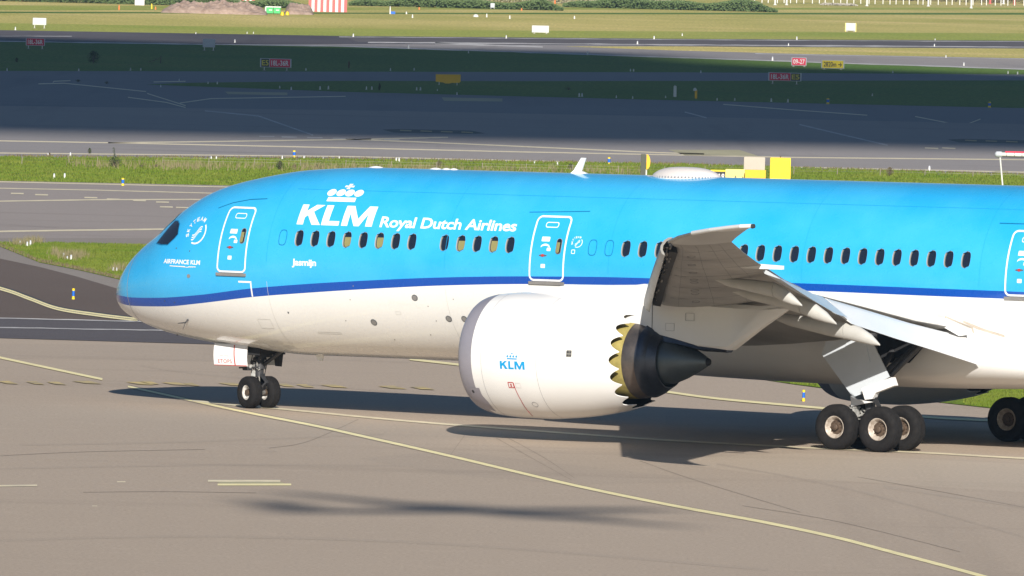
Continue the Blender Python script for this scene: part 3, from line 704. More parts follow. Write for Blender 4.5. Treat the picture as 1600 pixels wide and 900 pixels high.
door(.27, 1.34, 4.395, 6.31, 1.15)
door(12.16, 13.33, 4.47, 6.34, 13.13)
door(29.27, 30.44, 4.50, 6.34, 30.25)
for l in ([(-.35, 6.32), (.2, 6.50), (.9, 6.62), (1.6, 6.66), (1.6, 6.64), (.9, 6.60), (.2, 6.48), (-.35, 6.30)], [(11.7, 6.50), (13.9, 6.58), (13.9, 6.56), (11.7, 6.48)], [(28.6, 6.6), (31, 6.6), (31, 6.575), (28.6, 6.575)]):
    drape('door_gutter', [l], M['blue_line'], plane, PS, .010)

# cockpit side window, mirrored on the other side, and the front panes
CW = [(-2.36, 5.86), (-2.12, 5.86), (-1.94, 5.77), (-1.80, 5.46), (-1.92, 5.32), (-2.19, 5.11), (-2.55, 5.10), (-2.90, 5.13)]
def mir(x, z, o): p = PS(x, z, o); p.y = -p.y; return p
def grow(pl_, k):
    cx = sum(p[0] for p in pl_) / len(pl_); cz = sum(p[1] for p in pl_) / len(pl_)
    return [(cx + (x - cx) * k, cz + (z - cz) * k) for x, z in pl_]
for f_ in (PS, mir):
    CW_ = grow(CW, .96); fr = drape('cockpit_window', [grow(CW_, 1.07), grow(CW_, 1.0)], M['blue_line'], plane, f_, .010, sx=.08, sz=.08)
    drape('pane', [CW_], M['glass'], fr, f_, .008, sx=.08, sz=.08)
def FRONT(side):
    def f_(a, h, o):        # a = angle from the crown, h = station
        p = SP(h, a); p.y *= -side * -1; n = (p - Vector((h + .6, 0, 4.2))).normalized(); return p + n * o
    return f_
for sd in (1, -1):
    fr = drape('windscreen', [[(.04, -3.45), (.62, -3.22), (.60, -2.5), (.04, -2.72)]], M['glass'], plane, FRONT(sd), .010)

# small fittings on the hull
for x, z in ((7.76, 3.75), (5.95, 2.93), (8.85, 3.13), (9.44, 3.14)):
    f_ = drape('static_port', [circ(x, z, .115, .10)], M['panel_line'], plane, PS, .006)
    drape('port_cover', [circ(x, z, .085, .075)], M['sill'], f_, PS, .012)
drape('static_port', [circ(2.8, 3.14, .03)], M['panel_line'], plane, PS, .006)
drape('static_port', [circ(-1.0, 4.17, .075, .06)], M['sill'], plane, PS, .006)
for x, z in ((-1.7, 5.02), (-1.05, 4.95), (-2.2, 3.35), (-1.75, 3.32)): drape('static_port', [circ(x, z, .022)], M['panel_line'], plane, PS, .008)
for x, z in ((-1.45, 2.78),):
    mb = MB(); p = PS(x, z, 0); q = PS(x, z, .14); mb.tube(p, q, .03, .02); mb.tube(q, q + Vector((-.28, -.02, -.03)), .022, .012); mb.tube(q, q + Vector((-.1, 0, -.22)), .012, .006)
    mb.build('pitot_probe', M['dark_metal'], plane, 40)
mb = MB(); mb.slab([(11.70, -.03, 7.66), (12.02, -.03, 7.66), (12.20, -.015, 8.16), (12.04, -.015, 8.16)], (0, .06, 0)); mb.slab([(11.65, -.05, 7.66), (12.35, -.05, 7.66), (12.1, -.05, 7.74), (11.75, -.05, 7.74)], (0, .1, 0))
mb.build('blade_antenna', M['decal_white'], plane)
for x, w_ in ((4.35, .34), (6.6, .30), (7.0, .22), (7.28, .2)):
    mb = MB(); mb.loft([[(x + math.cos(t) * w_ * k, .12 * k * math.sin(t), 7.66 + .07 * (1 - k * k)) for t in np.linspace(0, 2 * math.pi, 13)[:-1]] for k in (1, .8, .5, .1)]); mb.build('crown_antenna', M['decal_white'], plane, 60)
rings = []
for k in range(11):
    t = k / 10; a = math.sin(t * math.pi / 2)
    rr = math.cos(t * math.pi / 2) ** .75 + .001
    rings.append([(15.86 + (1.33 if math.cos(q) > 0 else 1.18) * rr * math.cos(q), .62 * rr * math.sin(q), 7.55 + .42 * a) for q in np.linspace(0, 2 * math.pi, 33)[:-1]])
M['dome'] = worn('pale radome paint', (.64, .60, .58), .35, .1, 1.5)
dm = MB().loft(rings).build('satellite_dome', M['dome'], plane, 50)
mb = MB()
for k in range(34):
    q = math.pi + math.pi * k / 33; mb.box(15.86 + 1.29 * math.cos(q) - .015, 15.86 + 1.29 * math.cos(q) + .015, .63 * math.sin(q) - .03, .63 * math.sin(q) - .0, 7.66, 7.69)
mb.build('dome_rivets', M['decal_grey'], dm)
rings = []
for k in (1.0, .97): rings.append([(15.86 + 1.36 * k * math.cos(q), .66 * k * math.sin(q), 7.56 + (.07 if k < 1 else 0)) for q in np.linspace(0, 2 * math.pi, 33)[:-1]])
MB().loft(rings, False).build('dome_skirt', M['white'], dm)
# drain mast and belly light
mb = MB(); mb.slab([(2.15, -.03, 1.78), (2.45, -.03, 1.78), (2.42, -.02, 1.58), (2.28, -.02, 1.56)], (0, .06, 0)); mb.build('drain_mast', M['white'], plane)
mb = MB(); mb.tube((-2.9, -.4, 2.35), (-2.9, -.42, 2.2), .03, .015); mb.build('drain_mast', M['dark_metal'], plane)

# ---- belly fairing
def sq(v, e): return math.copysign(abs(v) ** e, v)
FX = [12.0, 12.8, 14, 15.5, 17.5, 20, 22.5, 25, 27, 28.5, 30, 31.3, 32.5]
FW = [1.6, 2.15, 2.65, 2.98, 3.18, 3.30, 3.34, 3.30, 3.20, 3.08, 2.9, 2.5, 1.7]
FB = [1.80, 1.76, 1.72, 1.66, 1.58, 1.52, 1.50, 1.50, 1.53, 1.58, 1.64, 1.72, 1.80]
FT = [2.4, 2.8, 3.2, 3.5, 3.7, 3.8, 3.8, 3.75, 3.6, 3.4, 3.1, 2.7, 2.3]
rings = []
for x, fw, fb, ft in zip(FX, FW, FB, FT):
    zc = fb + (ft - fb) * .62; ring = []
    for k in range(48):
        t = 2 * math.pi * k / 48; c_, s_ = math.cos(t), math.sin(t)
        ring.append((x, fw * sq(c_, .72), zc + ((ft - zc) if s_ > 0 else (zc - fb)) * sq(s_, .72)))
    rings.append(ring)
fair = MB().loft(rings).build('belly_fairing', M['white'], plane, 60)
md = fair.modifiers.new('s', 'SUBSURF'); md.levels = md.render_levels = 1

# ---- wings
def foil(y, xl, xt, zl, zt, tc, n=12, blunt=0.0):
    ch = xt - xl; up = []; lo = []
    for k in range(n + 1):
        s_ = .5 - .5 * math.cos(math.pi * k / n)
        th = 5 * tc * (.2969 * math.sqrt(s_) - .126 * s_ - .3516 * s_**2 + .2843 * s_**3 - .1036 * s_**4) * ch
        zc = zl + (zt - zl) * s_
        up.append((xl + ch * s_, y, zc + th * .95 + .006)); lo.append((xl + ch * s_, y, zc - th * 1.05 - .006))
    return up[::-1] + lo[1:]
WT = [(2.3, 16.2, 27.35, 3.10, 3.38, .120), (4.5, 17.7, 27.1, 3.40, 3.66, .118), (7, 19.4, 26.75, 3.78, 4.12, .114), (9.6, 21.1, 26.5, 4.15, 4.56, .108), (12, 22.75, 27.75, 4.50, 4.80, .102), (15, 24.85, 29.15, 4.93, 5.08, .098),
      (18, 26.95, 30.6, 5.32, 5.42, .095), (21, 29.0, 32.05, 5.68, 5.74, .092), (24, 31.1, 33.55, 6.03, 6.08, .09), (26.2, 32.6, 34.66, 6.30, 6.36, .088), (27, 33.0, 35.06, 6.42, 6.46, .085), (28, 33.95, 35.86, 6.58, 6.62, .08), (28.8, 34.95, 36.55, 6.72, 6.76, .075), (29.4, 35.95, 37.1, 6.84, 6.88, .07), (29.8, 36.8, 37.5, 6.93, 6.96, .07), (30.05, 37.35, 37.75, 6.98, 7.0, .07)]
def wing(side):
    sec = [foil(side * t[0], *t[1:]) for t in WT]
    m_ = M['wing_dirt_shade']
    a = MB().loft(sec[:11]).build('wing', m_, plane, 40)
    b = MB().loft(sec[10:14]).build('raked_tip', M['wing_grey'], a, 40)
    MB().loft(sec[13:]).build('tip_cap', M['white'], b, 40)
    le = [(w_[1], side * w_[0], w_[3]) for w_ in WT[10:]]
    MB().path([(x - .01, y, z - .01) for x, y, z in le[:4]], .045, 10).build('leading_edge_strip', M['steel'], b, 50)
    MB().path([(x - .01, y, z) for x, y, z in le[2:]] + [(37.72, side * 30.06, 7.0)], .06, 12).build('tip_light_cover', M['white'], b, 50)
    MB().tube((37.70, side * 30.06, 6.99), (37.78, side * 30.06, 7.0), .07, .06, 10).build('tip_lamp', M['dark_metal'], b, 50)
    # slat drooped ahead of the outer leading edge
    def slat(ya, yb, nm='slat'):
        rings = []
        for q in range(9):
            y = ya + (yb - ya) * q / 8; xl = 22.38 + .69 * (y - 12); k = 1 - .3 * (y - 10) / 17
            zc = lerp(y, [(t[0], t[3]) for t in WT]) - .02
            prof_ = [(.55, .30), (.35, .28), (.14, .16), (.0, -.04), (-.02, -.20), (.06, -.36), (.20, -.44), (.19, -.36), (.10, -.22), (.12, -.05), (.28, .14), (.50, .24)]
            rings.append([(xl + px * k, side * y, zc + pz * k) for px, pz in prof_])
        return MB().loft(rings).build(nm, M['wing_dirt_shade'], a, 50)  # dark wing paint stands in for the shade on the slat
    slat(10.6, 26.4)
    slat(3.8, 8.7)
    # tracks and hoses in the slat gap
    mb = MB(); rnd = random.Random(3)
    for k in range(34):
        y = 10.9 + 15.3 * k / 33; xl = 22.38 + .69 * (y - 12); zc = lerp(y, [(t[0], t[3]) for t in WT])
        if k % 4 == 0: mb.tube((xl + .12, side * y, zc - .04), (xl + .6, side * y, zc + .02), .035, .035, 6)
        for q in range(4):
            p_ = rnd.random() * .24; r_ = -.26 + rnd.random() * .34; t_ = rnd.uniform(-.06, .06)
            mb.tube((xl + .17 + p_, side * y, zc + r_), (xl + .17 + p_ + .69 * .45, side * (y + .45), zc + r_ + .05 + t_), .014 + .02 * rnd.random(), .016, 6)
    mb.build('slat_mechanism', M['slat_gear'], a)
    mb = MB()
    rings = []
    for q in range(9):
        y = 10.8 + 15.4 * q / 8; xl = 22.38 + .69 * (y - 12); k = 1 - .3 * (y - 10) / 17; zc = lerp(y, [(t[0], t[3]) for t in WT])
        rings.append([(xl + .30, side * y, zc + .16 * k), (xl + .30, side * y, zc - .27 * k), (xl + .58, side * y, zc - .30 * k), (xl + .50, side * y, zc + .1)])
    mb.loft(rings); mb.build('slat_gap_shade', M['black'], a)  # solid black fill painting the shade inside the slat gap
    # flaps, run out and drooped
    def flap(nm, secs, m2, par=a):
        rings = []
        for (y, xl, zl, xt, zt, th) in secs:
            d = Vector((xt - xl, 0, zt - zl)); n_ = Vector((-d.z, 0, d.x)).normalized(); up = []; lo = []
            for q in range(8):
                s_ = q / 7; h = th * (math.sqrt(min(s_ * 5, 1)) * (1 - s_) + .03); p = Vector((xl, side * y, zl)) + d * s_
                up.append(p + n_ * h * .55); lo.append(p - n_ * h * .45)
            rings.append([tuple(v) for v in up[::-1] + lo])
        return MB().loft(rings).build(nm, m2, par, 40)
    flap('inboard_flap', [(3.15, 27.15, 3.32, 28.52, 2.36, .30), (5, 26.95, 3.62, 28.15, 2.80, .30), (7, 26.75, 4.02, 27.9, 3.22, .28), (8.9, 26.5, 4.40, 27.62, 3.66, .26)], M['flap_light'])
    flap('flaperon', [(9.0, 26.45, 4.44, 27.55, 3.84, .22), (10.3, 26.85, 4.58, 27.95, 3.98, .22)], M['flap_grey'])
    flap('outboard_flap', [(10.4, 26.9, 4.60, 28.1, 3.96, .24), (13, 28.1, 4.84, 29.1, 4.34, .22), (16, 29.55, 5.12, 30.35, 4.76, .19), (18.9, 30.9, 5.44, 31.5, 5.22, .15)], M['flap_grey'])
    # outboard flap edge fairing that sticks out behind the wing
    MB().loft([[(x, side * 20.0 + yy * k, z + zz * k) for yy, zz in ((-.06, -.06), (.06, -.06), (.06, .06), (-.06, .06))] for x, z, k in ((30.2, 5.62, .6), (31.2, 5.60, 1.3), (32.3, 5.58, .9))]).build('wing_edge_fairing', M['white'], a)
    # flap track fairings: long canoes whose tails droop with the flaps
    for y, pts in ((17.0, [(27.7, 5.22, .03), (28.5, 5.02, .16), (29.4, 4.93, .24), (30.1, 4.84, .28), (30.45, 4.70, .27), (30.75, 4.56, .18), (31.05, 4.42, .03)]),
                   (13.4, [(25.9, 4.78, .03), (27.0, 4.55, .20), (28.1, 4.42, .28), (28.75, 4.30, .32), (29.2, 4.14, .31), (29.6, 3.98, .20), (29.95, 3.80, .03)]),
                   (8.7, [(24.0, 3.98, .03), (25.3, 3.70, .22), (26.6, 3.52, .30), (27.3, 3.44, .33), (27.8, 3.34, .30), (28.2, 3.20, .2), (28.5, 3.06, .03)])):
        def body(pp): return MB().loft([[(x, side * y + r_ * .55 * math.cos(t), z + r_ * .78 * math.sin(t)) for t in np.linspace(0, 2 * math.pi, 17)[:-1]] for x, z, r_ in pp])
        o_ = body(pts[:4]).build('flap_track_fairing', M['canoe'], a, 60)
        x_, z_, r_ = pts[3]
        body([(x_ + .012, z_, r_ * .985)] + pts[4:]).build('fairing_tail', M['canoe'], a, 60)
    # panel joints on the lower skin
    def low(y, s_):
        k = 0
        while k < len(WT) - 2 and WT[k + 1][0] < y: k += 1
        p0, p1 = WT[k], WT[k + 1]; f = (y - p0[0]) / (p1[0] - p0[0]); xl, xt, zl, zt, tc = [a_ + (b_ - a_) * f for a_, b_ in zip(p0[1:], p1[1:])]
        ch = xt - xl; th = 5 * tc * (.2969 * math.sqrt(s_) - .126 * s_ - .3516 * s_**2 + .2843 * s_**3 - .1036 * s_**4) * ch
        return (xl + ch * s_, side * y, zl + (zt - zl) * s_ - th * 1.05 - .006)
    mb = MB()
    for s_ in (.16, .40, .62, .78): mb.path([low(y, s_) for y in np.linspace(10.2, 26.8, 30)], .0045, 4)
    for y in (12.2, 15.0, 18.1, 20.4, 22.9, 25.2): mb.path([low(y, s_) for s_ in np.linspace(.1, .95, 12)], .004, 4)
    mb.build('panel_joint', M['panel_line'], a)
    mb = MB()
    for y in (11.5, 13.6, 14.4, 16.6, 17.3, 19.3, 21.6, 24.0):
        c_ = Vector(low(y, .28)); d_ = Vector(low(y + .1, .28)) - c_; e_ = Vector(low(y, .30)) - c_; d_.normalize(); e_.normalize()
        ring = [c_ + d_ * .26 * math.cos(t_) + e_ * .14 * math.sin(t_) - Vector((0, 0, .004)) for t_ in np.linspace(0, 2 * math.pi, 13)]
        mb.path([tuple(v) for v in ring], .004, 4)
    mb.build('access_panel', M['panel_line'], a)
    return a
wing(-1); wing(1)

# ---- engines
EX, EZ = 15.27, 2.396
def nac(s_):                                   # nacelle radius behind the lip
    return float(pchip(np.array([0, .05, .18, .45, .9, 1.5, 2.3, 3.1, 4.0, 5.0, 5.8]), np.array([1.58, 1.66, 1.73, 1.80, 1.85, 1.885, 1.89, 1.84, 1.74, 1.56, 1.38]), s_))
def engine(side):
    c = (EX, side * 9.73, EZ); n = 64
    e = MB().lathe(c, 'x', [(.05, 1.50), (.0, 1.55), (.0, 1.60)] + [(s_, nac(s_)) for s_ in (.05, .1, .18, .3, .45, .6)], n).build('engine_cowl_lip', M['lip'], plane, 50)
    root = MB().lathe(c, 'x', [(s_, nac(s_)) for s_ in np.linspace(.605, 2.95, 14)], n).build('engine', M['white'], plane, 50)
    e.parent = root; e.name = 'inlet_lip'
    # aft cowl with the saw-tooth edge
    N_ = 288; NCH = 17; vs = []; fs = []; S_ = np.linspace(2.955, 5.1, 9)
    def edge(t): return 5.66 - .36 * abs(math.sin(NCH * t / 2)) ** .8
    for layer in (0, 1):
        for k, s_ in enumerate(S_):
            for i in range(N_):
                t = 2 * math.pi * i / N_; r_ = nac(s_) - .05 * layer; vs.append((c[0] + s_, c[1] + r_ * math.cos(t), c[2] + r_ * math.sin(t)))
        for f in (.35, .7, 1):
            for i in range(N_):
                t = 2 * math.pi * i / N_; s_ = 5.1 + (edge(t) - 5.1) * f; r_ = nac(s_) - (.05 if f < 1 else .02) * layer; vs.append((c[0] + s_, c[1] + r_ * math.cos(t), c[2] + r_ * math.sin(t)))
    nrow = len(S_) + 3
    for layer in (0, 1):
        o_ = layer * nrow * N_
        for k in range(nrow - 1):
            for i in range(N_):
                j = (i + 1) % N_; f = (o_ + k * N_ + i, o_ + k * N_ + j, o_ + (k + 1) * N_ + j, o_ + (k + 1) * N_ + i); fs.append(f if layer else f[::-1])
    for i in range(N_):
        j = (i + 1) % N_; a_ = (nrow - 1) * N_; b_ = nrow * N_ + a_; fs.append((a_ + i, b_ + i, b_ + j, a_ + j))
    ac = mk('aft_cowl', vs, fs, M['white'], root, True); autosmooth(ac, 50)
    ac.data.materials.append(M['dark_metal'])
    lay = len(fs)
    for p in ac.data.polygons:
        if (nrow - 1) * N_ <= p.index < 2 * (nrow - 1) * N_: p.material_index = 1
    # core: primer ring inside the nozzle, stained cowl, core nozzle, cone
    MB().lathe(c, 'x', [(3.6, 1.20), (4.4, 1.20), (5.0, 1.19), (5.35, 1.18), (5.55, 1.165)], n).build('inner_ring', M['primer'], root, 50)
    MB().lathe(c, 'x', [(5.552, 1.163), (5.7, 1.15), (5.97, 1.09)], n).build('core_cowl', M['core'], root, 50)
    MB().lathe(c, 'x', [(5.972, 1.12), (6.0, 1.12), (6.18, 1.04), (6.28, .95)], n).build('core_cowl_aft', M['core_blue'], root, 50)
    MB().lathe(c, 'x', [(6.282, .97), (6.4, .90), (6.54, .82), (6.54, .79), (6.2, .81)], n).build('core_nozzle', M['core_blue'], root, 50)
    MB().lathe(c, 'x', [(6.1, .73), (6.4, .735), (6.7, .68), (7.1, .53), (7.5, .33), (7.82, .15), (7.86, .12)], n).build('exhaust_cone', M['plug'], root, 50)
    MB().lathe(c, 'x', [(7.862, .125), (7.93, .10), (7.96, .05), (7.965, .001)], 24).build('cone_vent', M['black'], root, 50)
    # inlet duct, fan and spinner
    MB().lathe(c, 'x', [(.05, 1.50), (.3, 1.44), (.9, 1.41), (1.6, 1.42)], n).build('inlet_duct', M['lip'], root, 50)
    mb = MB()
    for k in range(18):
        t = 2 * math.pi * k / 18
        def P_3(r_, dt, dx): return (c[0] + 1.3 + dx, c[1] + r_ * math.cos(t + dt), c[2] + r_ * math.sin(t + dt))
        mb.add([P_3(.4, -.1, -.1), P_3(.4, .12, .12), P_3(1.4, .22, .22), P_3(1.4, -.05, -.1), P_3(.9, .0, -.15), P_3(.9, .2, .15)], [(0, 1, 5, 4), (4, 5, 2, 3)])
    mb.build('fan', M['core_blue'], root); MB().lathe(c, 'x', [(.75, .01), (.85, .12), (1.05, .28), (1.35, .42)], 32).build('spinner', M['dark_metal'], root, 50)
    MB().lathe(c, 'x', [(1.62, 1.42), (1.63, .01)], n).build('fan_bulkhead', M['black'], root)
    if side < 0:
        def NS(x, z, o):
            r_ = nac(x - EX) + o; return Vector((x, c[1] - math.sqrt(max(r_ * r_ - (z - EZ) ** 2, 0)), z))
        bl = M['decal_blue']; z0, z1 = 2.03, 2.27
        def pl2(pts): return [(16.96 + (x - 3.17) * .308, z0 + z * (z1 - z0)) for x, z in pts]
        drape('letter', [pl2([(3.17, 0), (3.42, 0), (3.42, .36), (3.52, .48), (3.76, 0), (4.08, 0), (3.70, .66), (4.04, 1), (3.72, 1), (3.42, .68), (3.42, 1), (3.17, 1)])], bl, root, NS, .006)
        drape('letter', [pl2([(4.16, 0), (4.78, 0), (4.78, .22), (4.40, .22), (4.40, 1), (4.16, 1)])], bl, root, NS, .006)
        drape('letter', [pl2([(4.88, 0), (5.11, 0), (5.11, .62), (5.36, 0), (5.55, 0), (5.79, .62), (5.79, 0), (6.04, 0), (6.04, 1), (5.73, 1), (5.46, .36), (5.18, 1), (4.88, 1)])], bl, root, NS, .006)
        drape('crown_band', [rrect(17.22, 17.58, 2.325, 2.36, .004)], bl, root, NS, .006)
        for k in range(4): drape('crown_ball', [circ(17.24 + .107 * k, 2.415, .034)], bl, root, NS, .006)
        drape('crown_cross', [circ(17.40, 2.50, .026)], bl, root, NS, .006)
        lt = drape('latch_plate', [rrect(19.24, 19.42, 2.45, 2.66, .03)], M['bezel'], root, NS, .006)
        for q in ((19.26, 19.33), (19.35, 19.40)): drape('latch_slot', [rrect(q[0], q[1], 2.48, 2.53, .01), rrect(q[0], q[1], 2.57, 2.63, .01)], M['dark_metal'], lt, NS, .010)
        drape('warning_mark', [rrect(17.15, 17.36, 1.46, 1.64, .02), rrect(17.175, 17.335, 1.485, 1.615, .01)], M['decal_red'], root, NS, .006)
        drape('warning_mark', [circ(17.255, 1.56, .03), [(17.22, 1.50), (17.29, 1.50), (17.27, 1.54), (17.24, 1.54)]], M['decal_red'], root, NS, .006)
        drape('placard', [rrect(17.42, 17.60, 1.47, 1.62, .01), rrect(17.432, 17.588, 1.482, 1.608, .008)], M['dome'], root, NS, .006)
        cx = [(17.36, 1.61), (17.375, 1.4), (17.41, 1.1), (17.40, .9), (17.38, .72), (17.33, .6)]
        drape('warning_line', [[(x - .011, z) for x, z in cx] + [(x + .011, z) for x, z in cx[::-1]]], M['decal_red'], root, NS, .006)
        drape('drain_port', [circ(17.83, .98, .10, .075), circ(17.83, .98, .085, .06)], M['decal_grey'], root, NS, .006)
        drape('lip_sensor', [circ(15.72, 1.30, .05)], M['dark_metal'], root, NS, .008)
        drape('lip_patch', [[(15.60, 1.42), (16.02, 1.42), (16.02, 1.20), (16.12, .98), (16.1, .70), (15.7, .80), (15.55, 1.1)]], M['lip'], root, NS, .007)
        for xx in (16.25, 18.22):
            drape('cowl_seam', [[(xx, EZ + 1.82), (xx + .012, EZ + 1.82), (xx + .012, EZ - 1.82), (xx, EZ - 1.82)]], M['decal_grey'], root, NS, .003, sz=.06)
    # pylon
    y = side * 9.73; rings = []
    for x, zb, zt, w_ in ((16.2, 4.0, 4.16, .05), (16.9, 4.05, 4.30, .12), (17.6, 4.1, 4.46, .22), (18.4, 4.05, 4.56, .34), (19.6, 3.6, 4.58, .40), (20.7, 3.3, 4.62, .42), (21.0, 3.30, 4.66, .43), (21.35, 3.14, 4.60, .44), (22.2, 2.98, 4.4, .42), (23.0, 2.80, 4.2, .38), (24.0, 2.78, 4.15, .30), (25.0, 3.45, 4.12, .20), (26.0, 4.05, 4.2, .06)):
        rings.append([(x, y - w_, zb + .10), (x, y - w_, zt - .12), (x, y - w_ * .55, zt), (x, y + w_ * .55, zt), (x, y + w_, zt - .12), (x, y + w_, zb + .10), (x, y + w_ * .6, zb), (x, y - w_ * .6, zb)])
    py = MB().loft(rings).build('pylon', M['white' if side < 0 else 'white'], plane, 30)
    # heat shield under the pylon above the cone
    rings = []
    for x, zb, zt, w_ in ((21.1, 3.0, 3.5, .46), (21.6, 2.95, 3.2, .46), (22.3, 2.86, 3.08, .42), (23.1, 2.72, 2.86, .36), (23.9, 2.70, 2.80, .2)):
        rings.append([(x, y - w_, zb + .06), (x, y - w_ * .9, zt), (x, y + w_ * .9, zt), (x, y + w_, zb + .06), (x, y + w_ * .5, zb), (x, y - w_ * .5, zb)])
    MB().loft(rings).build('heat_shield', M['core_blue'], py, 30)
    if side < 0:
        mb = MB(); mb.box(21.42, 21.435, y - .452, y - .43, 3.25, 4.45); mb.build('pylon_seam', M['panel_line'], py)
        for q in ((22.6, 3.62), (21.9, 3.3)): 
            mb = MB(); x, z = q
            for a_, b_ in (((x, z), (x + .3, z)), ((x + .3, z), (x + .3, z + .22)), ((x + .3, z + .22), (x, z + .22)), ((x, z + .22), (x, z))): mb.tube((a_[0], y - .425, a_[1]), (b_[0], y - .425, b_[1]), .006, .006, 4)
            mb.build('access_panel', M['decal_grey'], py)
    return root
engine(-1); engine(1)

# ---- wheels
def wheel(kind, loc, steer=0, side=-1):
    if kind == 'main':
        Rr, hw, rr, n = .685, .265, .335, 56
        pr = [(-hw * .55, rr), (-hw * .80, rr + .02), (-hw * .97, rr + .10), (-hw, rr + .20), (-hw * .93, Rr - .09), (-hw * .78, Rr - .035), (-hw * .55, Rr - .008)]
    else:
        Rr, hw, rr, n = .508, .205, .235, 48
        pr = [(-hw * .6, rr), (-hw * .85, rr + .015), (-hw * .99, rr + .08), (-hw, rr + .15), (-hw * .92, Rr - .07), (-hw * .76, Rr - .025), (-hw * .5, Rr - .005)]
    full = list(pr)
    for g in (-.36, -.12, .12, .36):                      # four tread grooves
        g_ = g * hw * 1.1; full += [(g_ - .014, Rr), (g_ - .008, Rr - .018), (g_ + .008, Rr - .018), (g_ + .014, Rr)]
    full += [(-h, r_) for h, r_ in pr[::-1]]
    e = bpy.data.objects.new('wheel', None); C.objects.link(e); e.parent = plane; e.location = loc; e.rotation_euler = (0, 0, steer)
    MB().lathe((0, 0, 0), 'y', full, n).build('tyre', M['rubber'], e, 40)
    for s_ in (-1, 1):
        d = [(hw * .60, rr + .005), (hw * .66, rr + .004), (hw * .70, rr - .02), (hw * .62, rr - .055), (hw * .25, rr - .085), (hw * .15, rr - .12)]
        m_ = M['rim'] if kind == 'main' else M['rim_white']
        MB().lathe((0, 0, 0), 'y', [(s_ * a, b) for a, b in d], n).build('rim', m_, e, 50)
        mb = MB(); mb.lathe((0, 0, 0), 'y', [(s_ * hw * .16, rr - .115), (s_ * hw * .22, rr - .2), (s_ * hw * .22, .001)], 32)
        mb.lathe((0, 0, 0), 'y', [(s_ * hw * .2, .10), (s_ * hw * .62, .095), (s_ * hw * .68, .06), (s_ * hw * .68, .001)], 20)
        for k in range(10):
            t = 2 * math.pi * k / 10; r_ = rr - .15; mb.tube((r_ * math.cos(t), s_ * hw * .15, r_ * math.sin(t)), (r_ * math.cos(t), s_ * hw * .36, r_ * math.sin(t)), .022, .018, 6)
        mb.build('hub', M['hub'], e, 40)
    return e
# nose gear
ng = MB(); ng.tube((0, 0, .5), (0, 0, 1.25), .085, .085, 20); ng.build('strut', M['chrome'], plane, 40).name = 'nose_gear_strut'
g = MB(); g.tube((0, 0, 1.02), (.0, 0, 2.1), .14, .15, 20); g.tube((0, 0, 1.25), (0, 0, 1.45), .2, .2, 20); g.tube((.05, 0, 1.3), (1.1, 0, 2.0), .06, .07, 12)
g.tube((-.16, -.18, 1.45), (-.16, .18, 1.45), .07, .07, 10); g.tube((.0, -.28, 1.56), (0, .28, 1.56), .06, .06, 10); g.box(.05, .3, -.28, .28, 1.62, 1.98, .02)
noseg = g.build('nose_gear_leg', M['dark_metal'], plane, 40)
g = MB(); g.box(-.22, -.06, -.16, .0, .98, 1.20, .02); g.tube((-.1, -.24, 1.30), (-.16, -.24, 1.30), .075, .08, 14); g.tube((-.1, .1, 1.36), (-.17, .1, 1.36), .065, .07, 14)
for k in range(38):
    a = random.Random(k); g.tube((-.1 + a.random() * .2, -.26 + a.random() * .5, 1.2 + a.random() * .32), (-.1 + a.random() * .25, -.26 + a.random() * .5, 1.2 + a.random() * .36), .008 + .016 * a.random(), .012, 6)
g.build('gear_fittings', M['gear_white'], noseg, 40)
g = MB(); g.box(.08, .16, -.10, .10, 1.0, 1.1); g.slab([(.08, -.09, 1.12), (.3, -.06, .86), (.3, .06, .86), (.08, .09, 1.12)], (0, 0, -.06)); g.slab([(.3, -.06, .88), (.08, -.09, .62), (.08, .09, .62), (.3, .06, .88)], (0.02, 0, -.06))
g.build('torque_link', M['dark_metal'], noseg, 40)
g = MB(); g.path([(-.12, -.12, 1.9), (-.2, -.16, 1.5), (-.13, -.1, 1.2), (-.05, -.12, .8), (0, -.2, .55)], .014, 6); g.path([(.1, .12, 1.9), (.18, .16, 1.4), (.06, .12, .8)], .012, 6)
g.build('hydraulic_hose', M['black'], noseg)
STEER = -.37
ca, sa = math.cos(STEER), math.sin(STEER)
MB().tube((sa * .42 * -1 * -1, -.42 * ca, .508), (-sa * .42, .42 * ca, .508), .07, .07, 14).build('axle', M['steel'], noseg, 40)
for yy in (-.345, .345): wheel('nose', (-sa * yy, ca * yy, .508), STEER)
# nose gear doors and bay
M['door_white'] = worn('clean white door paint', (.80, .79, .78), .35, .06, 2)
def curved_panel(name, x0, x1, y, z0, z1, bow, m, parent, th=.03):
    n = 8; o_ = []; i_ = []
    for k in range(n + 1):
        t = k / n; z = z0 + (z1 - z0) * t; yy = y + bow * (1 - (2 * t - 1) ** 2) * 1
        o_.append((yy, z)); i_.append((yy + (th if y < 0 else -th), z))
    lp = o_ + i_[::-1]
    return MB().loft([[(x, a, b) for a, b in lp] for x in (x0, x1)]).build(name, m, parent, 35)
d = curved_panel('nose_gear_door', -1.17, .12, -.82, 1.34, 2.03, -.05, M['door_white'], plane)
md = d.modifiers.new('b', 'BEVEL'); md.width = .02; md.segments = 2
def DM(x, z, o):
    t = (z - 1.34) / .69; return Vector((x, -.82 - .05 * (1 - (2 * t - 1) ** 2) - o, z))
drape('lettering', None, M['decal_red'], d, DM, text='ETOPS', box=(-.99, -.46, 1.42, 1.54), sx=0, sz=.1, space=1.1)
M['faint_grey'] = mat('faint grey print', (.55, .54, .55), .5)
for x0, x1, z in ((-.93, -.78, 1.645), (-.75, -.56, 1.635)): drape('placard', [[(x0, z), (x1, z - .004), (x1, z + .036), (x0, z + .04)]], M['faint_grey'], d, DM, .006, sx=0, sz=0)
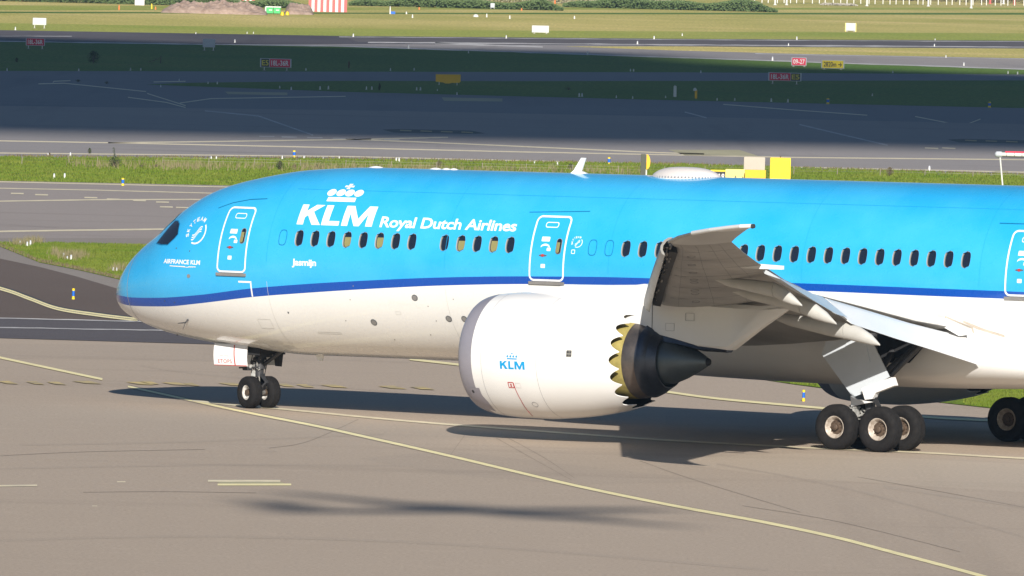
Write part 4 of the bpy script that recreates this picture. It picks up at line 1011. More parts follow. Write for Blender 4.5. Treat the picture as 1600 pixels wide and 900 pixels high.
drape('red_band', [[(-.36, 1.345), (-.32, 1.345), (-.36, 2.0), (-.40, 2.0)]], M['decal_red'], d, DM, .006)
drape('red_edge', [[(-1.15, 1.342), (.10, 1.342), (.10, 1.368), (-1.15, 1.36)]], M['decal_red'], d, DM, .006)
curved_panel('nose_gear_door', -1.17, .12, .82, 1.34, 2.03, .05, M['door_white'], plane)
MB().slab([(.16, .50, 1.88), (.56, .50, 1.86), (.48, .52, 1.32), (.24, .52, 1.33)], (0, .03, 0)).build('shaded_aft_gear_door', M['dark_metal'], plane)  # dark material carries the shade on this door
MB().box(-1.12, .5, -.7, .7, 1.70, 1.93).build('nose_bay_shade', M['black'], plane)  # solid black box standing in for the shade inside the bay
g = MB(); g.tube((-.5, -.4, 1.27), (.1, -.2, 1.30), .025, .025, 8); g.box(-.3, -.05, -.5, -.3, 1.2, 1.27, .01); g.build('tow_fitting', M['dark_metal'], noseg)
# main gear
GO = -PITCH * 25.83
def main_gear(side):
    y0 = side * 4.9; X0 = 25.83
    t = MB(); t.tube((X0 - .76, y0, .685 + GO), (X0 + .76, y0, .685 + GO), .13, .13, 14); t.box(X0 - .25, X0 + .25, y0 - .2, y0 + .2, .58 + GO, .98 + GO, .04)
    for dx in (-.76, .76): t.tube((X0 + dx, y0 - .75, .685 + GO), (X0 + dx, y0 + .75, .685 + GO), .09, .09, 12)
    tr = t.build('gear_truck', M['gear_white'], plane, 40)
    g = MB(); g.tube((X0, y0, .8 + GO), (X0 - .05, y0, 2.1), .15, .15, 20); g.tube((X0 - .03, y0, 1.5), (X0 - .1, y0, 3.6), .22, .24, 20)
    g.tube((X0 + .1, y0, 1.5), (X0 + 1.35, y0 - side * .9, 3.1), .09, .09, 10); g.tube((X0 - .1, y0, 1.5), (X0 - .3, y0 - side * 2.0, 3.0), .09, .1, 10)
    leg = g.build('main_gear_leg', M['dark_metal'], plane, 40)
    g = MB()
    rr_ = random.Random(5)
    for k in range(12): g.tube((X0 - .3 + rr_.random() * .6, y0 - .35 + rr_.random() * .6, .95 + GO + rr_.random() * .3), (X0 - .3 + rr_.random() * .7, y0 - .35 + rr_.random() * .6, .95 + GO + rr_.random() * .4), .035, .03, 6)
    g.box(X0 - .52, X0 - .28, y0 + side * .2, y0 + side * .5, .95 + GO, 1.28 + GO, .03)
    g.build('gear_fittings', M['gear_white'], leg, 40)
    g = MB()
    for q in range(4): g.path([(X0 - .1 + .09 * q, y0 + side * .2, 1.5), (X0 + .35 + .05 * q, y0 + side * .42, 1.28), (X0 + .6, y0 + side * .4, .95 + .05 * q), (X0 + .5 + .08 * q, y0 + side * .3, .75)], .022, 6)
    g.build('brake_hose', M['black'], leg, 40)
    for dx in (-.76, .76):
        for dy in (-.64, .64): wheel('main', (X0 + dx, y0 + dy, .685 + PITCH * -(X0 + dx)), 0)
    yd = side * 5.12
    pts = [(24.72, 2.58), (24.86, 2.97), (26.42, 3.12), (27.12, 1.98), (26.1, 1.42), (25.85, 1.33)]
    dr = MB().slab([(x - .49, yd, z) for x, z in pts], (0, side * .05, 0)).build('main_gear_door', M['flap_grey'], leg)  # bluish grey paint carries the shade on the door
    MB().slab([(x - .49, yd + side * .052, z) for x, z in [(25.6, 3.0), (26.25, 3.1), (26.45, 2.4), (25.55, 2.42)]], (0, side * .03, 0)).build('hinge_panel', M['flap_grey'], leg)
    MB().slab([(x - .42, yd + side * .06, z) for x, z in [(26.22, 1.62), (27.28, 1.98), (27.38, 1.74), (26.72, 1.50), (26.62, 1.32), (26.35, 1.28)]], (0, side * .22, 0)).build('sunlit_door_band', M['door_white'], leg)  # white slab paints the sunlit lower band of the same door
    MB().slab([(x - .42, yd + side * .06, z) for x, z in [(25.80, 1.38), (25.95, 1.28), (26.6, 1.22), (26.25, 1.16), (25.83, 1.06)]], (0, side * .16, 0)).build('sunlit_door_sliver', M['door_white'], leg)  # white sliver paints sunlight along the door's bottom edge
    # black slab on the fairing side painting the wheel well's shade, and the brace
    MB().slab([(24.4, side * 3.36, 2.3), (24.5, side * 3.36, 3.35), (27.0, side * 3.30, 3.2), (26.2, side * 3.33, 2.35)], (0, side * .04, 0)).build('wheel_well_shade', M['black'], plane)
    g = MB(); g.tube((26.75, side * 3.5, 3.0), (25.75, side * 4.7, 1.75), .11, .11, 12); g.tube((26.2, side * 4.0, 2.5), (26.2, side * 4.05, 2.2), .1, .1, 10); g.build('side_brace', M['dark_metal'], leg, 40)
main_gear(-1); main_gear(1)

M['grime'] = worn('brown oily grime', (.62, .54, .45), .6, .3, 4)
for l in ([(26.95, 3.62), (27.05, 3.78), (27.95, 3.46), (27.95, 3.22), (27.90, 3.22), (27.90, 3.42), (27.07, 3.73), (26.99, 3.60)], [(27.6, 3.62), (28.1, 3.40), (29.0, 3.18), (29.0, 3.26), (28.3, 3.44), (27.7, 3.65)], [(28.1, 2.96), (29.4, 2.72), (30.6, 2.66), (30.6, 2.68), (29.4, 2.745), (28.1, 3.0)], [(28.55, 2.75), (28.9, 2.3), (28.92, 2.3), (28.58, 2.76)]):
    drape('grime_streak', [l], M['grime'], plane, PS, .003)
for x in (28.9, 29.3): drape('hull_seam', [[(x, 2.2), (x + .01, 2.2), (x + .01, 3.1), (x, 3.1)]], M['seam_white'], plane, PS, .0025)
# ---- flap hinge fairing on the hull behind the wing root, and tail surfaces
g = MB(); g.slab([(27.0, -3.02, 3.72), (27.95, -3.02, 3.42), (28.0, -3.02, 3.24), (27.72, -3.02, 3.20), (26.9, -3.02, 3.56)], (0, .3, 0)); g.build('wing_root_fairing', M['white'], plane)
g = MB(); g.slab([(27.98, -3.0, 3.25), (28.2, -3.0, 3.18), (28.25, -3.0, 3.02), (28.02, -3.0, 3.0)], (0, .3, 0)); g.build('wing_root_fairing', M['white'], plane)
g = MB(); g.loft([foil(0, 44, 54.5, 0, 0, .10), foil(6.0, 50.2, 56.4, 0, 0, .09), foil(9.3, 53.6, 57.4, 0, 0, .08)]); g.v = [(x, z, 7.0 + y) for x, y, z in g.v]; g.build('tail_fin', M['white'], plane, 40)
for sd in (-1, 1): MB().loft([foil(sd * .6, 49.2, 55.2, 6.0, 6.0, .10), foil(sd * 9.9, 55.4, 57.4, 6.9, 6.9, .09)]).build('tailplane', M['wing_grey'], plane, 40)

# ================================================================ things on the airfield
def up(u, v, z=0): return Vector(G(u, v, z))
def ppm(u, v): return F / Vector(G(u, v)).xy.length            # photograph pixels per metre at that ground spot
M['sign_red'] = worn('red sign face', (.72, .008, .06), .45, .1, 2)
M['sign_yellow'] = worn('yellow sign face', (.80, .62, .015), .45, .1, 2)
M['sign_black'] = worn('black sign face', (.015, .015, .017), .45, .1, 2)
M['sign_frame'] = worn('grey sign frame', (.50, .52, .56), .5, .1, 3)
M['sign_back'] = worn('pale sign back', (.68, .66, .60), .55, .15, 2)
M['cabinet_yellow'] = worn('yellow cabinet paint', (.88, .60, .004), .45, .08, 1.5)
M['cabinet_amber'] = worn('amber cabinet paint', (.82, .46, .006), .45, .08, 1.5)
M['cabinet_beige'] = worn('beige cabinet', (.50, .44, .36), .6, .12, 1.5)
M['pale_yellow'] = worn('pale yellow sign face', (.85, .72, .22), .5, .1, 2)
M['marker_blue'] = mat('blue marker foil', (.01, .13, .55), .4)
M['marker_yellow'] = mat('yellow marker foil', (.80, .58, .02), .4)
M['post_white'] = worn('white post', (.72, .71, .67), .5, .2, 8)
M['wood'] = worn('weathered fence post', (.33, .29, .22), .8, .4, 8)
M['wire'] = mat('fence wire', (.3, .29, .26), .5, .6)
M['leaf'] = worn('shrub leaves', (.05, .075, .02), .8, .5, 12)
M['leaf_brown'] = worn('dry weed', (.20, .16, .08), .9, .5, 10)
M['leaf_dark'] = worn('dark hedge leaves', (.13, .19, .06), .85, .4, 3)
M['twig'] = worn('twigs', (.12, .09, .06), .9, .3, 10)
M['text_white'] = mat('white sign letters', (.75, .72, .72), .5)
M['text_yellow'] = mat('yellow sign letters', (.65, .55, .05), .5)
M['text_black'] = mat('black sign letters', (.02, .02, .02), .5)
M['orange'] = mat('orange marker', (.75, .20, .04), .5)
M['concrete'] = worn('concrete foot', (.35, .33, .30), .9, .3, 4)

def flat(name, text, m, parent, x0, x1, z0, z1, y, bold=.02):
    return drape(name, None, m, parent, lambda x, z, o: Vector((x, y - o, z)), .01, text=text, box=(x0, x1, z0, z1), sx=0, sz=0, bold=bold)
def sign(name, u0, u1, v0, v1, panels, label, group=None, foot=5, cat='airfield sign', rz=0.0, legs=2):
    """panels: (share of the width, face material, text, text material)"""
    um = (u0 + u1) / 2; vb = v1 + foot; p = up(um, vb); k = ppm(um, vb)
    w_ = (u1 - u0) / k; h = (v1 - v0) / k; zb = foot / k
    t = empty(name, p, -ROLL * 0 + rz); tag(t, label, cat, group)
    fr = MB(); fr.box(-w_ / 2, w_ / 2, 0, .22, zb, zb + h, .015); fr.build('sign_box', M['sign_frame'], t)
    x = -w_ / 2 + .06 * w_ / 2
    tot = w_ * .94
    for sh, fm, tx, tm in panels:
        x1_ = x + tot * sh
        f = MB().box(x + .03, x1_ - .03, -.018, -.003, zb + .05, zb + h - .05).build('sign_face', fm, t)
        if tx: flat('lettering', tx, tm, f, x + .03 + (x1_ - x) * .07, x1_ - .03 - (x1_ - x) * .07, zb + h * .20, zb + h * .80, -.019, .02)
        x = x1_
    for q in range(legs):
        xx = -w_ * .36 + q * w_ * .72; MB().tube((xx, .11, 0), (xx, .11, zb + .02), .045, .045, 8).build('leg', M['post_white'], t)
        MB().box(xx - .15, xx + .15, -.02, .24, -.02, .03).build('footing', M['concrete'], t)
    return t
TW, TY, TB = M['text_white'], M['text_yellow'], M['text_black']
RED, YEL, BLK = M['sign_red'], M['sign_yellow'], M['sign_black']
sign('runway_sign', 40, 70, 59.5, 71.5, [(1, RED, '18L-36R', TW)], 'red runway sign standing alone at the far left beside the runway edge')
sign('runway_sign', 406, 455, 91.5, 105.5, [(.29, BLK, 'E5', TY), (.71, RED, '18L-36R', TW)], 'red runway sign with a black panel on its left end, left of centre')
sign('runway_sign', 1200, 1252, 113.5, 126.5, [(.69, RED, '18L-36R', TW), (.31, BLK, 'E5', TY)], 'red runway sign with a black panel on its right end, under the small red sign')
sign('runway_sign', 1236.5, 1260, 90, 102.5, [(1, RED, '09-27', TW)], 'small bright red sign in the sun above the black and red one', foot=1.5)
sign('distance_sign', 1283, 1319, 94, 107, [(1, YEL, '2820m \u2192', TB)], 'yellow distance sign with black figures and an arrow', foot=1.5)
sign('sign_back', 51, 72, 28, 39, [(1, M['sign_back'], None, None)], 'white blank sign board in the lit grass at the top left', cat='sign')
sign('sign_back', 316.5, 336, 61, 74, [(1, M['sign_frame'], None, None)], 'bluish blank sign board at the runway edge in cloud shade', cat='sign')
sign('sign_back', 831, 857.5, 40, 51, [(1, M['sign_back'], None, None)], 'white blank sign board in the lit grass above the runway, near the centre', cat='sign', foot=1.5)
t = sign('sign_back', 1321, 1337, 36, 48, [(1, M['sign_frame'], None, None)], 'grey blank sign board with yellow posts in the lit grass at the right', cat='sign', foot=1.5)
k = ppm(1329, 50)
for q in (-8, 8): MB().box(q / k - .06, q / k + .06, -.03, .2, 0, 13.5 / k).build('side_post', M['pale_yellow'], t)
# yellow sign back with a round lower edge
p = up(700, 133); k = ppm(700, 133); t = empty('sign_back', p); tag(t, 'wide yellow sign board with scalloped lower edge on the shaded grass island', 'sign')
pts = [(-19.5, 5), (-19.5, 16.5), (19.5, 17), (19.5, 5.6), (17, 4), (6, 3.6), (2, 2.6), (-4, 2.4), (-8, 4)]
MB().slab([(a / k, 0, b / k) for a, b in pts], (0, .15, 0)).build('board', M['cabinet_amber'], t)
for q in (-14, 14): MB().tube((q / k, .1, 0), (q / k, .1, 6 / k), .04, .04, 8).build('leg', M['post_white'], t)

# posts on the island
p = up(1054.5, 151.5); k = ppm(1054, 151); t = empty('marker_post', p); tag(t, 'tall white marker post on the shaded grass island', 'post')
MB().box(-2.4 / k, 2.4 / k, 0, .12, 0, 16.5 / k, .02).build('post', M['post_white'], t); MB().lathe((0, .06, 16.3 / k), 'z', [(0, 2.4 / k), (.05, 1.8 / k), (.09, .001)], 12).build('cap', M['post_white'], t)
p = up(1086, 154); k = ppm(1086, 154); t = empty('marker_post', p); tag(t, 'yellow post with a white cap on the shaded grass island', 'post')
MB().box(-.5 / k, 3.2 / k, 0, .12, 0, 13.5 / k, .02).build('post', M['cabinet_amber'], t); MB().lathe((-.5 / k, .06, 12 / k), 'z', [(0, .8 / k), (.02, 2.8 / k), (.14, 2.8 / k), (.24, 1.2 / k), (.27, .001)], 14).build('cap', M['post_white'], t)

# cabinets and signs right behind the fuselage; their feet stand on the verge, hidden by the hull
def behind(u, v0, v1, D):         # a spot D metres off whose height above the ground puts it between the two picture rows
    gx, gy, _ = G(u, 450)
    lo, hi = 250.0, 900.0
    for _ in range(50):
        m_ = (lo + hi) / 2
        if G(u, m_)[1] > D: lo = m_
        else: hi = m_
    g = G(u, lo); k_ = F / g[1]; return Vector(g), k_, (lo - v1) / k_, (lo - v0) / k_
def cabinet(u0, u1, v0, v1, D, m, label, cat='cabinet', nm='equipment_cabinet', to_ground=True, depth=.6):
    g, k_, za, zb = behind((u0 + u1) / 2, v0, v1, D); w_ = (u1 - u0) / k_; t = empty(nm, g); tag(t, label, cat)
    z0_ = .06 if to_ground else max(za, .06)
    MB().box(-w_ / 2, w_ / 2, 0, depth, z0_, zb, .02).build('housing', m, t)
    MB().box(-w_ / 2 + .06, w_ / 2 - .06, -.015, .0, z0_ + .08, zb - .06, .0).build('door', m, t)
    MB().box(-w_ / 2 - .05, w_ / 2 + .05, -.05, depth + .05, -.02, .06).build('plinth', M['concrete'], t)
    return t, w_, zb, k_
t, w_, zb, k_ = cabinet(1202, 1234, 246.5, 278, 640, M['cabinet_yellow'], 'tall plain yellow cabinet showing behind the crown of the fuselage')
MB().tube((0, .3, zb), (0, .3, zb + .08), .03, .03, 8).build('vent_stub', M['twig'], t)
t, w_, zb, k_ = cabinet(1163, 1195.5, 265.5, 278, 644, M['cabinet_amber'], 'low amber yellow cabinet in front of the beige one')
t, w_, zb, k_ = cabinet(1161, 1194, 245.5, 278, 648, M['cabinet_beige'], 'beige cabinet standing behind the low amber one')
def board(u0, u1, v0, v1, D, m, label, text=None, tm=None, nm='taxiway_sign'):
    g, k_, za, zb = behind((u0 + u1) / 2, v0, v1, D); w_ = (u1 - u0) / k_; t = empty(nm, g); tag(t, label, 'airfield sign')
    z0_ = zb - .85
    MB().box(-w_ / 2, w_ / 2, 0, .25, z0_, zb, .02).build('sign_box', m, t)
    if text: flat('lettering', text, tm, t, -w_ * .36, w_ * .36, z0_ + .18, zb - .16, 0, .02)
    for q in (-.3, .3): MB().tube((w_ * q, .12, 0), (w_ * q, .12, z0_ + .02), .05, .05, 8).build('leg', M['post_white'], t)
    return t, k_, zb
t, k_, zb = board(1109, 1132, 265.5, 280, 646, M['sign_yellow'], 'black direction sign with yellow edge half hidden by the white crown dome')
MB().box(-11 / k_ + .1, 11 / k_ + .1, -.02, -.003, zb - .75, zb - .09).build('sign_face', M['sign_black'], t); flat('lettering', 'A9', M['text_white'], t, -.05, .38, zb - .55, zb - .20, -.021)
t, k_, zb = board(1132.5, 1164.5, 264.5, 280, 645, M['pale_yellow'], 'pale yellow direction sign between the black sign and the amber cabinet')
flat('lettering', '-  A -\u2192', TB, t, -.3, .45, zb - .66, zb - .34, 0)
# half-round yellow sign
g, k_, za, zb = behind(1009, 241, 265, 655); t = empty('warning_sign', g); tag(t, 'dark board with a yellow half disc on its right side, left of the crown dome', 'airfield sign')
MB().box(-9 / k_, -1 / k_, 0, .3, .1, zb, .02).build('housing', worn('dark olive board', (.07, .075, .05), .6, .2, 3), t)
MB().slab([(0 / k_, -.02, zb - .0)] + [(0 / k_ + 6 / k_ * math.sin(math.pi * q / 12), -.02, (za + zb) / 2 + (zb - za) / 2 * math.cos(math.pi * q / 12)) for q in range(1, 12)] + [(0 / k_, -.02, za)], (0, .1, 0)).build('half_disc', M['cabinet_amber'], t)
MB().tube((0, .1, 0), (0, .1, zb * .6), .05, .05, 8).build('leg', M['post_white'], t)
# long barrier bar on splayed legs at the right edge
g, k_, za, zb = behind(1575, 236, 292, 500); t = empty('barrier_trestle', g); tag(t, 'white barrier bar with red top on splayed white legs at the right edge', 'barrier')
zt_ = zb - .15
mb = MB(); mb.tube((-18 / k_, 0, zt_), (70 / k_, 0, zt_), 3.2 / k_, 3.2 / k_, 14); mb.build('bar', M['post_white'], t, 40)
MB().lathe((-19 / k_, 0, zt_), 'x', [(-7 / k_, .01), (-6.2 / k_, 3.2 / k_), (-4 / k_, 4.8 / k_), (3.5 / k_, 4.8 / k_), (3.6 / k_, .01)], 18).build('bar_end', M['sign_frame'], t, 40)
mb = MB(); mb.box(-10 / k_, 70 / k_, -.06, .08, zt_ + 3.0 / k_, zt_ + 5.2 / k_); mb.build('top_rail', M['sign_red'], t)
mb = MB(); mb.box(-14 / k_, 70 / k_, -.05, .05, zt_ - 4.6 / k_, zt_ - 3.1 / k_); mb.build('lower_rail', M['sign_black'], t)
for q in range(5): MB().tube(((-8 + q * 12) / k_, 0, zt_), ((-7.4 + q * 12) / k_, 0, zt_), 3.6 / k_, 3.6 / k_, 14).build('clamp', M['sign_black'], t)
for a, b in ((-18, -.2), (34, 14)):
    MB().tube((a / k_, 0, zt_ - .05), ((a + (24 if a < 0 else -28)) / k_, 0, 0), 1.3 / k_, 1.3 / k_, 8).build('leg', M['post_white'], t)
    MB().tube((a / k_, 0, zt_ - .05), ((a + (24 if a < 0 else -28)) / k_, 1.2, 0), 1.2 / k_, 1.2 / k_, 8).build('leg', M['post_white'], t)

# blue and yellow edge markers
def marker(u, v, h, label, group=None):
    p = up(u, v); k_ = ppm(u, v); hh = h / k_; r_ = max(.045, 2.2 / k_)
    t = empty('edge_marker', p); tag(t, label, 'edge marker', group)
    MB().lathe((0, 0, 0), 'z', [(0, .001), (0, r_ * 1.15), (hh * .06, r_ * 1.1), (hh * .28, r_ * .95), (hh * .30, r_)], 14).build('foot', M['marker_yellow'], t, 50)
    MB().lathe((0, 0, 0), 'z', [(hh * .301, r_), (hh * .78, r_)], 14).build('sleeve', M['marker_blue'], t, 50)
    MB().lathe((0, 0, 0), 'z', [(hh * .781, r_), (hh * .97, r_), (hh, r_ * .6), (hh, .001)], 14).build('top', M['marker_yellow'], t, 50)
    return t
marker(1255.5, 627, 18, 'blue and yellow edge marker on the apron beside the main wheels')
marker(114.5, 468, 17.5, 'blue and yellow edge marker on the dark asphalt left of the nose')
marker(191.8, 290, 12, 'blue and yellow edge marker at the near edge of the grass verge')
marker(459.5, 246, 11, 'blue and yellow edge marker behind the cockpit roof on the far side of the verge')
marker(951.5, 257.5, 12, 'blue and yellow edge marker right of the crown antenna blade')
marker(1293.5, 162.5, 9, 'small blue edge marker on the shaded island under the red and black sign')
marker(1546, 168, 9, 'small blue edge marker on the shaded island at the far right')

# small white edge lights, grouped by the strip they stand on
def light_proto(h, r_):
    t = empty('edge_light'); 
    MB().lathe((0, 0, 0), 'z', [(0, .001), (0, r_ * 1.5), (h * .12, r_ * 1.4), (h * .15, r_), (h * .7, r_)], 10).build('stem', M['post_white'], t, 50)
    MB().lathe((0, 0, 0), 'z', [(h * .701, r_ * .9), (h * .9, r_ * .85), (h, r_ * .4), (h, .001)], 10).build('lamp', M['sign_frame'], t, 50)
    return t
WHERE = {(84.5, 279): 'white light stub near the front rim of the verge, left one of a pair', (101, 278.5): 'white light stub near the front rim of the verge, right one of a pair',
         (75, 244): 'small light at the back rim of the verge beside the tiny brown weed', (110, 244): 'small light at the back rim of the verge left of the sapling', (1452, 268): 'pinkish white light stub on the verge beyond the crooked bare weed',
         (330, 250): 'left one of two lights standing close together above the nose', (338, 250): 'right one of two lights standing close together above the nose', (441, 248): 'small light just left of the blue and yellow marker behind the cockpit',
         (475, 249): 'small light just right of the blue and yellow marker behind the cockpit', (505, 248.5): 'very low light above the big letter K on the verge', (530, 249): 'small light on the verge above the white crown emblem',
         (619, 252.5): 'left one of two close lights above the white lettering', (623.5, 252.5): 'right one of two close lights above the white lettering', (835, 257): 'small light on the verge left of the antenna blade', (871, 258): 'small light on the verge nearest the left of the antenna blade'}
strips = [
 ('white edge light stub on the grassy verge behind the nose', 'edge lights on the verge', [(84.5, 279, 8), (101, 278.5, 8), (75, 244, 5), (110, 244, 6), (330, 250, 6), (338, 250, 6), (441, 248, 5), (475, 249, 6), (505, 248.5, 3), (530, 249, 5), (619, 252.5, 6.5), (623.5, 252.5, 6.5), (835, 257, 5), (871, 258, 5), (1452, 268, 9)]),
 ('tiny edge light along the shaded pointed grass island', 'edge lights on the pointed island', [(251, 136, 3.5), (325, 131, 3.5), (339.5, 131.5, 4), (437, 138, 4), (455, 140.5, 5), (500, 140, 5.5), (513, 139.5, 5.5), (572.5, 140, 5), (581, 140, 5), (651, 141, 5), (657, 141, 5), (683.5, 142, 3), (714, 148, 4), (905, 151, 5.5), (909.5, 151, 5.5), (963, 153, 4), (988.5, 154, 4), (1040, 153, 3.5), (1120.5, 157, 4), (1148, 157, 4), (1205, 159, 5.5), (1231, 160, 5.5), (1363, 150, 4), (280, 126, 3)]),
 ('tiny edge light at the near rim of the long shaded grass strip', 'edge lights on the long strip', [(11, 110.5, 4), (123, 111, 4), (204, 110, 4), (220, 110, 4), (478, 110, 3.5), (610, 110.5, 4), (647, 110, 4), (985, 111.5, 4), (990, 111.5, 4), (1095, 114, 4), (1395, 114, 3.5), (1575, 115, 4), (1590, 116, 4), (732, 83, 4)]),
 ('tiny light along the sunlit rim of the runway', 'runway edge lights', [(24, 47, 5), (367, 66.5, 5), (552, 57.5, 5), (791, 60, 5), (1022, 61, 5), (1066, 56, 4), (1245, 62, 5), (1461, 63, 3), (1232, 71.5, 4), (1460, 72.5, 4), (996, 69, 5), (638, 76, 6), (918, 86, 6), (1207, 94.5, 6), (1506, 102.5, 5), (306, 53, 3), (386, 52.5, 3), (396, 52.5, 3), (1478, 90, 4)]),
]
for lab, grp, pts in strips:
    pr = None
    for u, v, h in pts:
        k_ = ppm(u, v)
        if pr is None: pr = o = light_proto(1.0, .15)
        else: o = copy_tree(pr)
        o.location = up(u, v); o.scale = (h / k_ * 1.4, h / k_ * 1.4, h / k_)
        tag(o, lab if (u, v) not in WHERE else WHERE[(u, v)], 'edge light', grp)
pr = None
for pts, lab, grp in (([(31, 383, 7), (42.5, 386.5, 9), (47.5, 384.5, 9)], 'white light stub in the dry weeds at the left corner of the near island', 'light stubs at the island corner'),
                 ([(99.5, 404, 9), (105, 407, 7), (111, 407, 9)], 'white light stub in the dry weeds in the middle of the near island', 'light stubs in mid island'),
                 ([(177, 425.5, 8), (182.5, 425, 7)], 'white light stub at the tip of the near island beside the nose', 'light stubs at the island rim')):
    for u, v, h in pts:
        k_ = ppm(u, v); o = light_proto(1.0, .15) if pr is None else copy_tree(pr); pr = pr or o
        o.location = up(u, v, .02); o.scale = (h / k_ * 1.2, h / k_ * 1.2, h / k_); tag(o, lab, 'edge light', grp)

# ---------------------------------------------------------------- plants
def tufts(name, poly_or_pts, n, h, m, width=.02, spread=None, seed=1, z=0.0, blades=3):
    r_ = np.random.default_rng(seed)
    if callable(poly_or_pts): P0 = poly_or_pts(n, r_)
    else: P0 = np.array(poly_or_pts)
    n = len(P0); V = np.zeros((n, blades, 3, 3)); 
    for b in range(blades):
        a = r_.uniform(0, 2 * np.pi, n); hh = h * r_.uniform(.5, 1.3, n); ln = hh * r_.uniform(.0, .5, n); off = r_.normal(0, width * 1.5, (n, 2))
        cx = P0[:, 0] + off[:, 0]; cy = P0[:, 1] + off[:, 1]
        V[:, b, 0] = np.stack([cx - width * np.cos(a), cy - width * np.sin(a), np.full(n, z)], 1)
        V[:, b, 1] = np.stack([cx + width * np.cos(a), cy + width * np.sin(a), np.full(n, z)], 1)
        V[:, b, 2] = np.stack([cx + ln * np.sin(a * 3), cy + ln * np.cos(a * 3), z + hh], 1)
    V = V.reshape(-1, 3); me = bpy.data.meshes.new(name); nf = len(V) // 3
    me.vertices.add(len(V)); me.vertices.foreach_set('co', V.ravel()); me.loops.add(len(V)); me.loops.foreach_set('vertex_index', np.arange(len(V)))
    me.polygons.add(nf); me.polygons.foreach_set('loop_start', np.arange(nf) * 3); me.polygons.foreach_set('loop_total', np.full(nf, 3)); me.update(); me.validate()
    me.materials.append(m); o = bpy.data.objects.new(name, me); C.objects.link(o); return o
def in_px(poly, us, vs):           # which picture spots lie inside a picture polygon
    ins = np.zeros(len(us), bool); n = len(poly)
    for i in range(n):
        (x0, y0), (x1, y1) = poly[i], poly[(i + 1) % n]
        c_ = ((y0 > vs) != (y1 > vs)) & (us < (x1 - x0) * (vs - y0) / (y1 - y0 + 1e-9) + x0); ins ^= c_
    return ins
def scatter(poly):
    def f(n, r_):
        # even over the ground: sample world space inside the footprint
        W = np.array([G(u, v)[:2] for u, v in poly]); lo, hi = W.min(0), W.max(0); out = []
        while sum(len(x) for x in out) < n:
            q = r_.uniform(lo, hi, (n * 2, 2)); q = q[in_px([tuple(w) for w in W], q[:, 0], q[:, 1])]; out.append(q)
        return np.concatenate(out)[:n]
    return f
M['blade'] = worn('grass blades', (.085, .15, .010), .9, .4, .25, dirt=(.17, .19, .03), spec=.2)
M['blade_dry'] = worn('dry grass stalks', (.27, .235, .12), .9, .35, 4, spec=.2)
ISV = [(-30, 380.5), (93, 381), (227, 384), (300, 388), (300, 457), (187, 436), (124, 421.5), (62, 409.5), (31, 397), (0, 384.5)]
tag(tufts('grass_tufts', scatter(ISV), 16000, .10, M['blade'], .03, seed=2, z=.02), 'short green grass of the near island beside the nose', 'grass', kind='stuff')
tag(tufts('grass_tufts', scatter([(1230, 592), (1310, 600), (1310, 608.5), (1240, 600)]), 2500, .10, M['blade'], .03, seed=3, z=.02), 'short grass under the belly left of the main wheels', 'grass', kind='stuff')
tag(tufts('grass_tufts', scatter([(1500, 600), (1700, 610), (1700, 655), (1600, 643), (1510, 633)]), 7000, .10, M['blade'], .03, seed=4, z=.02), 'short grass behind the starboard wheels at the right edge', 'grass', kind='stuff')
VER = [(-20, 245), (540, 249), (1070, 257), (1620, 274), (1620, 300), (1070, 290), (371, 290), (-20, 282)]
tag(tufts('grass_tufts', scatter(VER), 30000, .13, M['blade'], .05, seed=5, z=-.01), 'green grass of the verge behind the aircraft', 'grass', kind='stuff')
r5 = np.random.default_rng(9)
def cluster(c, n, su, sv):
    out = []
    for _ in range(n): out.append(G(c[0] + r5.normal(0, su), c[1] + r5.normal(0, sv))[:2])
    return out
pts = cluster((52, 381), 130, 9, 1.2) + cluster((28, 384), 60, 7, 1.0) + cluster((112, 404), 260, 12, 2.4) + cluster((88, 400), 60, 5, 1.6) + cluster((185, 424), 70, 7, 1.4)
tag(tufts('dry_weeds', pts, 0, .34, M['blade_dry'], .014, seed=6, z=.02), 'pale dry weeds around the light stubs on the near island', 'weeds', kind='stuff')
edge = [(0, 385), (31, 397.5), (62, 410), (124, 422), (187, 436.5)]
pts = [G(u, lerp(u, edge) - abs(r5.normal(0, 1.2)))[:2] for u in r5.uniform(-10, 192, 500)]
tag(tufts('dry_weeds', pts, 0, .12, M['leaf_brown'], .03, seed=7, z=.02), 'brown dead grass along the asphalt rim of the near island', 'weeds', kind='stuff')
pts = [G(u, 258 + (u / 1600) * 22 + r5.normal(0, 2.6))[:2] for u in np.concatenate([r5.uniform(100, 1000, 750), r5.normal(300, 30, 90), r5.normal(560, 40, 90), r5.normal(660, 10, 60), r5.normal(490, 12, 60)])]
tag(tufts('dry_weeds', pts, 0, .42, M['blade_dry'], .022, seed=8), 'tall pale weeds along the wire fence on the verge', 'weeds', kind='stuff')
pts = [G(u, lerp(u, G4_T) + abs(r5.normal(0, .6)))[:2] for u in r5.uniform(-10, 1600, 900)]
tag(tufts('dry_weeds', pts, 0, .16, M['leaf_brown'], .05, seed=18, z=-.01), 'brown tufts along the far rim of the verge', 'weeds', kind='stuff')

